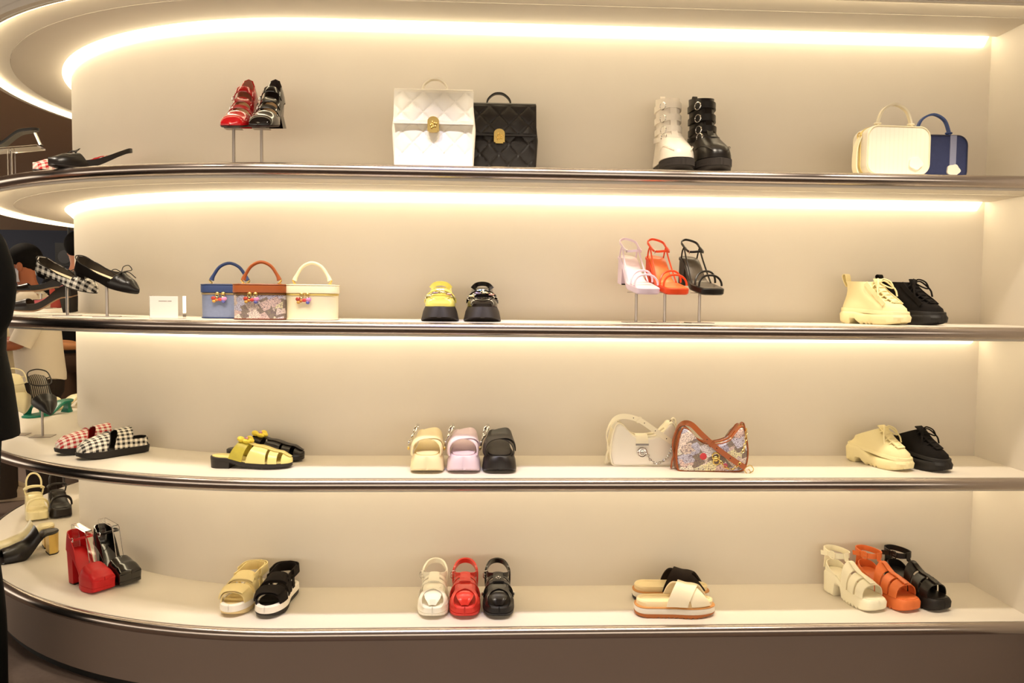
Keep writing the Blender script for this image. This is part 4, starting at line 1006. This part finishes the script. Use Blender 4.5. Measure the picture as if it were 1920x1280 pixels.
# --- second shelf
for lab, fb, px in (('black and white gingham flat with bow on a stand', BG, 128), ('plain black leather flat with bow on a stand', leather('15110f', .3), 203)):
    P = rim_pt(2, px, .06)
    place(display_stand('low metal stand under the %s flat' % ('gingham bow' if fb is BG else 'plain black bow'), .105, 0, .03), P, 15)
    o = bow_flat(lab, fb, leather('e8d3ae', .5), 'bow flats on stands'); place(o, P+Vector((.0, 0, .108)), -12, .116, 20, 16)
P = Vector((-1.78, 3.95, Z2))
o = pump('black leather pump with pink lining beyond the gingham flat', '1a1412', 'd07a8c', 'e2b98e', None, .062); P = ray_y(84, 590, 3.12); P.z = Z2+.010; place(o, P, 190, .12, 0, -14)
P = ray_y(78, 588, 4.05); P.z = Z2
place(display_stand('metal stand behind the pump with pink lining', .075), P, 0)
o = pump('small black pump on a stand behind the pink lined pump', '14100e', '9aa0b8', 'cfc6c4', None, .03); place(o, P+Vector((0, 0, .08)), 195, .12)
for px, c, w, h, lab in ((106, 'c04a3c', .05, .10, 'small red gift box on the far end of second shelf'), (129, 'd8cf9e', .06, .11, 'small pale patterned gift box on far end of second shelf')):
    P = ray_y(px, 588, 4.3); P.z = Z2
    r = thing('gift_box', lab, 'box'); g = G(); g.loft([[(x, y, z) for x, y in rrect(w, w, .004, 2)] for z in (0, h*.72)]); g.build('box_body', printed('gift_print', 60) if c[0] == 'd' else leather(c, .5), r)
    g = G(); g.loft([[(x, y, z) for x, y in rrect(w+.004, w+.004, .004, 2)] for z in (h*.70, h)]); g.build('box_lid', leather(c, .5), r); place(r, P, 20)
o = card_block('clear acrylic block holding a white printed card'); place(o, rim_pt(2, 316, .045), -6)
DEN = mat('light_denim', '7f89a8', .85, bump=.3, bscale=900, var=.12); DEN2 = mat('denim_leather_blue', '2b3d6b', .6, bump=.1)
o = vanity_case('blue denim vanity case bag with dark blue lid', DEN, DEN2, mat('brass_zip_tape', '8f7a55', .5), mat('denim_leather_blue', '2b3d6b', .6), 'vanity case bags'); place(o, rim_pt(2, 434, .165), 0)
TAN = leather('9a4f22', .38)
o = vanity_case('brown lidded vanity case bag with printed label collage body', printed('label_print_case', 32), TAN, mat('brown_zip_tape', '6e4a22', .45, .4), leather('7a3a1c', .4), 'vanity case bags'); place(o, rim_pt(2, 491, .065), 0); o.scale = (.96, 1, 1)
CRM = leather('f3e6c0', .42)
o = vanity_case('cream leather vanity case bag with gold zip', CRM, CRM, mat('gold_zip_tape', 'd8bd6a', .4, .5), CRM, 'vanity case bags'); place(o, rim_pt(2, 591, .085), 0); o.scale = (.95, 1, 1)
o = chunky_loafer('yellow patent platform loafer with chain', 'e6d86a', 'cfc9a0', 'platform loafers'); place(o, rim_pt(2, 832, .14), -90, .128); o.scale = (1, 1, .86)
o = chunky_loafer('black patent platform loafer with chain', '17120f', 'e0cfa0', 'platform loafers'); place(o, rim_pt(2, 907, .14), -90, .128); o.scale = (1, 1, .86)
for c, ft, lab, px in (('d9c6d8', 'ead9de', 'lilac strappy platform sandal on a stand', 1193), ('e2481e', 'e8773f', 'orange strappy platform sandal on a stand', 1250), ('17120f', '4a4036', 'black strappy platform sandal on a stand', 1312)):
    P = rim_pt(2, px, .085)
    place(display_stand('tall metal stand under the %s strappy sandal' % lab.split()[0], .096), P, 8)
    o = strappy_sandal(lab, c, 'strappy sandals on stands', ft); place(o, P+Vector((.012, 0, .100)), -75, .145, 12); o.scale = (1, .94, 1)
o = lace_boot('cream canvas lace up ankle boot with lug sole', 'eddfae', 'lace up boots'); place(o, rim_pt(2, 1648, .145), -66, .131); o.scale = (.93, .93, .82)
o = lace_boot('black canvas lace up ankle boot with lug sole', '15110f', 'lace up boots'); place(o, rim_pt(2, 1713, .150), -64, .131); o.scale = (.93, .93, .82)

# --- third shelf
def on(z, px, py): return ray_z(px, py, z)
for lab, c, ft, px, py in (('cream pointed slingback on a stand', 'e8dcb4', leather('e8dcb4', .4), 33, 815), ('black pointed slingback with striped insole on a stand', '16120f', striped('striped_insole', '191512', '9a8c78', 150), 80, 818)):
    P = on(Z3, px, py)
    place(display_stand('metal stand under the %s pointed slingback' % lab.split()[0], .115), P, 8)
    o = pointed_slingback(lab, c, ft, 'pointed slingbacks on stands'); place(o, P+Vector((.02, -.02, .118)), -50, .17, 20)
o = kitten_sandal('green leather kitten heel sandal lying behind the slingback stands', '0e7a62', 'kitten heel sandals'); place(o, on(Z3, 92, 777), -111, .125)
o = kitten_sandal('cream leather kitten heel sandal beyond the green one', 'e8dcb4', 'kitten heel sandals'); place(o, on(Z3, 120, 765), -111, .125)
o = gingham_clog('red gingham clog with open heel side', gingham('red_gingham_clog', 'b5262a', .0095), leather('b5201f', .5), leather('b5201f', .5), 'gingham clogs'); place(o, on(Z3, 167, 846), 226, .128); o.scale = (.92,)*3
o = gingham_clog('black gingham clog in front of the red one', gingham('black_gingham_clog', '1d1815', .0095), leather('1b1614', .5), leather('1b1614', .5), 'gingham clogs'); place(o, on(Z3, 207, 854), 228, .128); o.scale = (.92,)*3
YF = mat('yellow_flower', 'ecd54a', .5)
o = fisherman_mule('black leather woven mule behind the yellow one', '1d1714', YF, leather('1d1714', .3), 'woven mules'); place(o, on(Z3, 498, 862), -6, .129)
FLP = printed('floral_yellow', 60, 'b9a832')
o = fisherman_mule('yellow leather woven mule with flower knots', 'e3d283', YF, mat('olive_yellow_print', 'b7a83a', .5, var=.3, bscale=300), 'woven mules'); place(o, on(Z3, 472, 875), -4, .129)
for c, lab, px in (('ecdcae', 'cream platform slide with silver chain buckle', 800), ('dcc6d0', 'lilac platform slide with silver chain buckle', 869), ('1d1713', 'black platform slide with silver chain buckle', 937)):
    o = platform_slide(lab, c, 'platform slides with chain buckle'); place(o, on(Z3, px, 886)+Vector((0, .105, 0)), -90, .122)
o = shoulder_bag('white crescent shoulder bag with silver medallion and chain', leather('ece6da', .42), leather('f4ecd4', .42), leather('f4ecd4', .42), SILVER, leather('d8cdb0', .5), False, 'crescent shoulder bags'); place(o, on(Z3, 1205, 870), 0)
o = shoulder_bag('brown trimmed crescent shoulder bag with printed label collage', printed('label_print_bag', 25), TAN, TAN, GOLD, TAN, True, 'crescent shoulder bags'); place(o, on(Z3, 1336, 884)+Vector((0, .03, 0)), -4)
o = lace_mule('cream canvas lace up mule with lug sole', 'ecdfae', 'lace up mules'); place(o, on(Z3, 1652, 873), -66, .128); o.scale = (.92, .92, .84)
o = lace_mule('black canvas lace up mule with lug sole', '15110f', 'lace up mules'); place(o, on(Z3, 1722, 875), -66, .128); o.scale = (.92, .92, .84)

# --- lowest shelf
o = platform_toe_sandal('cream platform sandal with heel loop', 'ece0b0', 'platform loop sandals'); place(o, on(Z4, 74, 980), -56, .225); o.scale = (.85, .85, .98)
o = platform_toe_sandal('black platform sandal with heel loop', '1a1411', 'platform loop sandals'); place(o, on(Z4, 119, 974), -56, .225); o.scale = (.85, .85, .98)
o = block_mule('cream mule with gold block heel beyond the black one', 'e6dab0', 'e6dab0', 'gold heeled mules'); place(o, on(Z4, 92, 1024), 216, .02)
o = block_mule('black mule with gold block heel', '15110f', '2a211c', 'gold heeled mules'); place(o, on(Z4, 100, 1036), 220, .02)
for lab, m_, px, py in (('red satin platform mary jane with block heel', mat('red_satin', 'bd1218', .5), 186, 1106), ('black patent platform mary jane with block heel', patent('0e0b0a'), 236, 1093)):
    P = on(Z4, px, py)
    o = platform_pump(lab, None, m_, 'platform mary janes'); place(o, P, -36, .17); o.scale = (1, 1, .93)
    q = acrylic_insert('clear acrylic insert inside the %s platform mary jane' % lab.split()[0], 'acrylic shoe inserts'); place(q, P, -36, .17); q.scale = (1, 1, .93)
o = velcro_sandal('cream two strap velcro sandal with white midsole', 'ecd9a0', 'efe8da', 'e8cf98', 'two strap velcro sandals'); place(o, on(Z4, 432, 1155), -97, .235)
o = velcro_sandal('black two strap velcro sandal with white midsole', '1c1613', 'f0e8da', '1f1814', 'two strap velcro sandals'); place(o, on(Z4, 499, 1158), -95, .235)
for c, ch, lab, px in (('f0ead8', False, 'white woven cage sandal with lug sole', 810), ('d2352a', False, 'red woven cage sandal with lug sole', 871), ('15110f', True, 'black woven cage sandal with silver flower charm', 936)):
    o = cage_sandal(lab, c, ch, 'woven cage sandals'); place(o, on(Z4, px, 1166)+Vector((0, .02, 0)), -90, .235)
o = cross_slide('slide with black crossed straps behind the cream one', '231a16', '2a1f19', None, 'cross strap slides'); place(o, on(Z4, 1257, 1122), -4, .125)
o = cross_slide('slide with cream crossed straps and brown outsole', 'f3e6c8', 'a8602c', None, 'cross strap slides'); place(o, on(Z4, 1264, 1150), -2, .125)
for c, lab, px, py in (('f1ead0', 'white chunky gladiator sandal', 1648, 1149), ('e0743a', 'orange chunky gladiator sandal', 1712, 1149), ('17120f', 'black chunky gladiator sandal', 1770, 1148)):
    o = gladiator(lab, c, 'chunky gladiator sandals'); place(o, on(Z4, px, py), -73, .23); o.scale = (.92,)*3
# ------------------------------------------------------------------ people
def skin(name, joints, edges, m, parent, sub=2, root=0):
    me = bpy.data.meshes.new(name); me.from_pydata([j[0] for j in joints], edges, [])
    o = bpy.data.objects.new(name, me); COL.objects.link(o); o.parent = parent
    md = o.modifiers.new('skin', 'SKIN'); md.use_smooth_shade = True
    for i, j in enumerate(joints):
        r_ = j[1]; me.skin_vertices[0].data[i].radius = r_ if isinstance(r_, tuple) else (r_, r_)
    me.skin_vertices[0].data[root].use_root = True
    sb = o.modifiers.new('sub', 'SUBSURF'); sb.levels = sub; sb.render_levels = sub
    me.materials.append(m); return o
def person(label, P, yaw, H=1.7, top='101010', bottom='101010', hair='0c0908', skin_c='b57a5c', lean=0., jacket=False, mask=False, arm='down', shoe_c='15110f', hairlen=0.):
    """standing figure, facing local -y"""
    k = H/1.75; r = thing('person', label, 'person'); S = mat('skin_'+skin_c, skin_c, .55); T = mat('cloth_'+top, top, .85, bump=.2, bscale=500, spec=.15); Bm = mat('cloth_'+bottom, bottom, .85, bump=.2, bscale=500, spec=.15)
    def q(x, y, z):
        if z > .95: f = (z-.95)*lean; y -= f; z -= .5*lean*f
        return (x*k, y*k, z*k)
    J = [(q(0, 0, .96), .13*k), (q(0, .01, 1.15), .115*k), (q(0, .01, 1.36), .115*k), (q(0, 0, 1.47), .06*k), (q(0, -.01, 1.53), .052*k), (q(0, -.02, 1.60), .085*k), (q(0, -.02, 1.70), .080*k)]
    E_ = [(i, i+1) for i in range(6)]
    for sd in (1, -1):
        b = len(J); fw = -.28 if arm == 'reach' else -.03; ez = 1.14 if arm == 'reach' else 1.10; hz = 1.12 if arm == 'reach' else .86
        J += [(q(sd*.17, .01, 1.42), .060*k), (q(sd*.22, .02, 1.27), .048*k), (q(sd*.24, .01+fw*.2, ez), .040*k), (q(sd*.24, fw, (ez+hz)/2), .034*k), (q(sd*.235, fw*1.6-.02, hz), .026*k), (q(sd*.232, fw*1.9-.03, hz-.07), (.020*k, .034*k))]
        E_ += [(2, b)]+[(b+i, b+i+1) for i in range(5)]
        for f in range(4):
            n = len(J); y0 = fw*1.9-.055+.018*f
            J += [(q(sd*.232, y0, hz-.115), .0085*k), (q(sd*.228, y0-.004, hz-.155), .0075*k)]; E_ += [(b+5, n), (n, n+1)]
        n = len(J); J += [(q(sd*.215, fw*1.9-.07, hz-.07), .010*k), (q(sd*.208, fw*1.9-.085, hz-.11), .008*k)]; E_ += [(b+5, n), (n, n+1)]
        b = len(J); J += [(q(sd*.09, 0, .90), .088*k), (q(sd*.10, -.01, .50), .056*k), (q(sd*.10, .02, .30), .052*k), (q(sd*.10, .02, .08), .036*k), (q(sd*.105, -.10, .04), (.038*k, .025*k))]
        E_ += [(0, b)]+[(b+i, b+i+1) for i in range(4)]
    skin('body', J, E_, S, r)
    hx, hy, hz = q(0, -.02, 1.64)
    g = G(); g.ell((hx, hy+.018*k, hz+.035*k), (.088*k, .100*k, .098*k), 20, 14)
    if hairlen: g.ell((hx, hy+.075*k, hz-.05*k), (.075*k, .05*k, (.10+hairlen)*k), 14, 10)
    g.build('hair', mat('hair_'+hair, hair, .8, bump=.6, bscale=200, spec=.15), r)
    for sd in (1, -1):
        g = G(); g.ell((hx+sd*.084*k, hy, hz-.02*k), (.012*k, .018*k, .028*k), 8, 6); g.build('ear', S, r)
    fy = hy-.082*k
    g = G(); g.ell((hx, fy-.016*k, hz-.035*k), (.013*k, .018*k, .022*k), 8, 6); g.build('nose', S, r)
    for sd in (1, -1):
        g = G(); g.ell((hx+sd*.032*k, fy+.002*k, hz-.005*k), (.014*k, .010*k, .007*k), 8, 6); g.build('eye', mat('eye_dark', '2a1d18', .3), r)
    if mask:
        g = G(); rings = []
        for z_, ry, rx in ((.0, .080, .055), (-.02, .100, .074), (-.05, .106, .078), (-.08, .098, .068), (-.10, .080, .048)):
            rings.append([(hx+rx*k*sin(a), hy-ry*k*cos(a), hz+(z_-.015)*k) for a in [rad(-85+170*i/14) for i in range(15)]]+[(hx+(rx-.004)*k*sin(a), hy-(ry-.004)*k*cos(a), hz+(z_-.015)*k) for a in [rad(85-170*i/14) for i in range(15)]])
        g.loft(rings); g.build('face_mask', mat('white_mask', 'c9cbd6', .8), r)
    else:
        g = G(); g.ell((hx, fy+.004*k, hz-.075*k), (.024*k, .008*k, .007*k), 8, 6); g.build('mouth', mat('lips', '8f4a44', .5), r)
    # clothes
    g = G(); rings = []
    prof = ([(.815, .226, .170), (.85, .224, .168), (.97, .212, .155)] if jacket else [(.91, .192, .140), (.95, .190, .140)])+[(1.08, .190, .138), (1.22, .205, .142), (1.34, .212, .138), (1.41, .190, .115), (1.455, .120, .085), (1.475, .072, .066), (1.47, .060, .056)]
    for z_, rx, ry in prof: rings.append([q(rx*cos(2*pi*i/24), .005+ry*sin(2*pi*i/24), z_+(.012*sin(3*2*pi*i/24) if z_ < 1 and not jacket else 0)) for i in range(24)])
    g.loft(rings)
    for sd in (1, -1):
        fw = -.28 if arm == 'reach' else -.03; ez = 1.14 if arm == 'reach' else 1.10; hz_ = 1.12 if arm == 'reach' else .86
        sl = [q(sd*.12, .01, 1.41), q(sd*.18, .01, 1.39), q(sd*.225, .02, 1.27), q(sd*.245, .01+fw*.2, ez)]; rr = [.06*k, .078*k, .070*k, .064*k]
        if jacket or arm == 'down': sl += [q(sd*.248, fw*1.2, (ez+hz_)/2), q(sd*.24, fw*1.6-.015, hz_+.02)]; rr += [.056*k, .048*k]
        c_ = catmull(sl, 4); n_ = len(c_); ri = [rr[min(len(rr)-1, i//4)]+(rr[min(len(rr)-1, i//4+1)]-rr[min(len(rr)-1, i//4)])*(i % 4)/4 for i in range(n_)]
        g.tube(c_, ri, 14)
    g.build('jacket' if jacket else 'shirt', T, r, sharp=70)
    g = G(); g.loft([[q(rx*cos(2*pi*i/20), .005+ry*sin(2*pi*i/20), z_) for i in range(20)] for z_, rx, ry in ((.76, .10, .09), (.82, .165, .125), (.90, .180, .130), (.99, .165, .122), (1.0, .15, .11))])
    for sd in (1, -1):
        c_ = catmull([q(sd*.085, .0, .88), q(sd*.095, -.005, .70), q(sd*.102, -.005, .48), q(sd*.105, .012, .26), q(sd*.106, .012, .025)], 4)
        g.tube(c_, [(.104-.022*min(1, i/9))*k for i in range(len(c_))], 16)
    g.build('trousers', Bm, r, sharp=70)
    for sd in (1, -1):
        L = Last(.27*k, .10*k, 2.3, .70); g = G(); L.slab(g, [(spring(0, .008), .002), (.02, 0), (.022, .004)])
        L.levels(g, [(.02, .02, .004, .266*k, .96, 0), (.045, .04, .008, .255*k, .9, 0), (.07, .06, .012, .19*k, .82, .3), (.10, .095, .014, .12*k, .75, .9)])
        o = g.build('shoe', leather(shoe_c, .4), r, xf=Matrix.Translation((sd*.105*k, .08*k, 0))@Matrix.Rotation(rad(-90), 4, 'Z'))
    r.location = P; r.rotation_euler = (0, 0, rad(yaw)); return r
P = ray_z(-80, 1298, 0)
person('person in a black jacket and black trousers standing close by the shelf end', P, -36, 1.74, '070606', '060606', jacket=True, arm='reach')
P = ray_z(82, 972, 0)
person('person in white shirt and face mask with black hair behind the shelf', P, -72, 1.51, 'd6cbb8', '2c241f', lean=.10, mask=True, arm='reach', shoe_c='2a2019', skin_c='9c5a3a')
P = ray_z(154, 890, 0)
person('person in black top and brown trousers behind the wall end', P, 170, 1.66, '0b0a0b', '4a372a')
P = ray_z(14, 932, 0)
person('person in cream shirt seen past the black jacket', P, 120, 1.45, 'd9caa6', '3a3029', shoe_c='c9b496', arm='reach', skin_c='b57a4c')
# far fixtures beyond the shelves
for px, py, y, w, h, c, lab in ((130, 478, 7.2, .16, .20, '07080c', 'black loudspeaker hanging by the far ceiling'), ):
    P = ray_y(px, py, y); r = thing('loudspeaker', lab, 'loudspeaker')
    g = G(); g.box((0, 0, 0), (w, .16, h)); g.build('cabinet', mat('black_speaker', c, .5), r)
    g = G(); g.tube([(0, -.083, -.02), (0, -.078, -.02)], w*.36, 20); g.build('cone', mat('grey_speaker_cone', '2a2a2e', .6), r)
    g = G(); g.tube([(0, 0, h/2-.01), (0, 0, ZCEIL-P.z)], .012, 8); g.build('mount', MATS['black_lamp_metal'], r); r.location = P
P = ray_y(40, 495, 14.5)
r = thing('display_counter', 'pale low display counter along the far wall', 'counter')
g = G(); g.box((0, 0, .45), (3.2, .6, .9)); g.build('counter_body', mat('pale_counter', '8a7a66', .6), r); g = G(); g.box((0, 0, .92), (3.3, .66, .04)); g.build('counter_top', mat('counter_top', 'a8977f', .4), r); r.location = (P.x, 14.5, 0)
P = ray_y(10, 425, 9.0)
r = thing('ceiling_lamp', 'round pale ceiling lamp beyond the shelves', 'lamp')
g = G(); g.loft([[(rr*cos(2*pi*i/24), rr*sin(2*pi*i/24), z) for i in range(24)] for z, rr in ((0, .28), (-.02, .30), (-.05, .28), (-.06, .20))]); g.build('lamp_body', mat('white_lamp', 'e8e0d0', .5), r); r.location = (P.x, 9.0, ZCEIL)
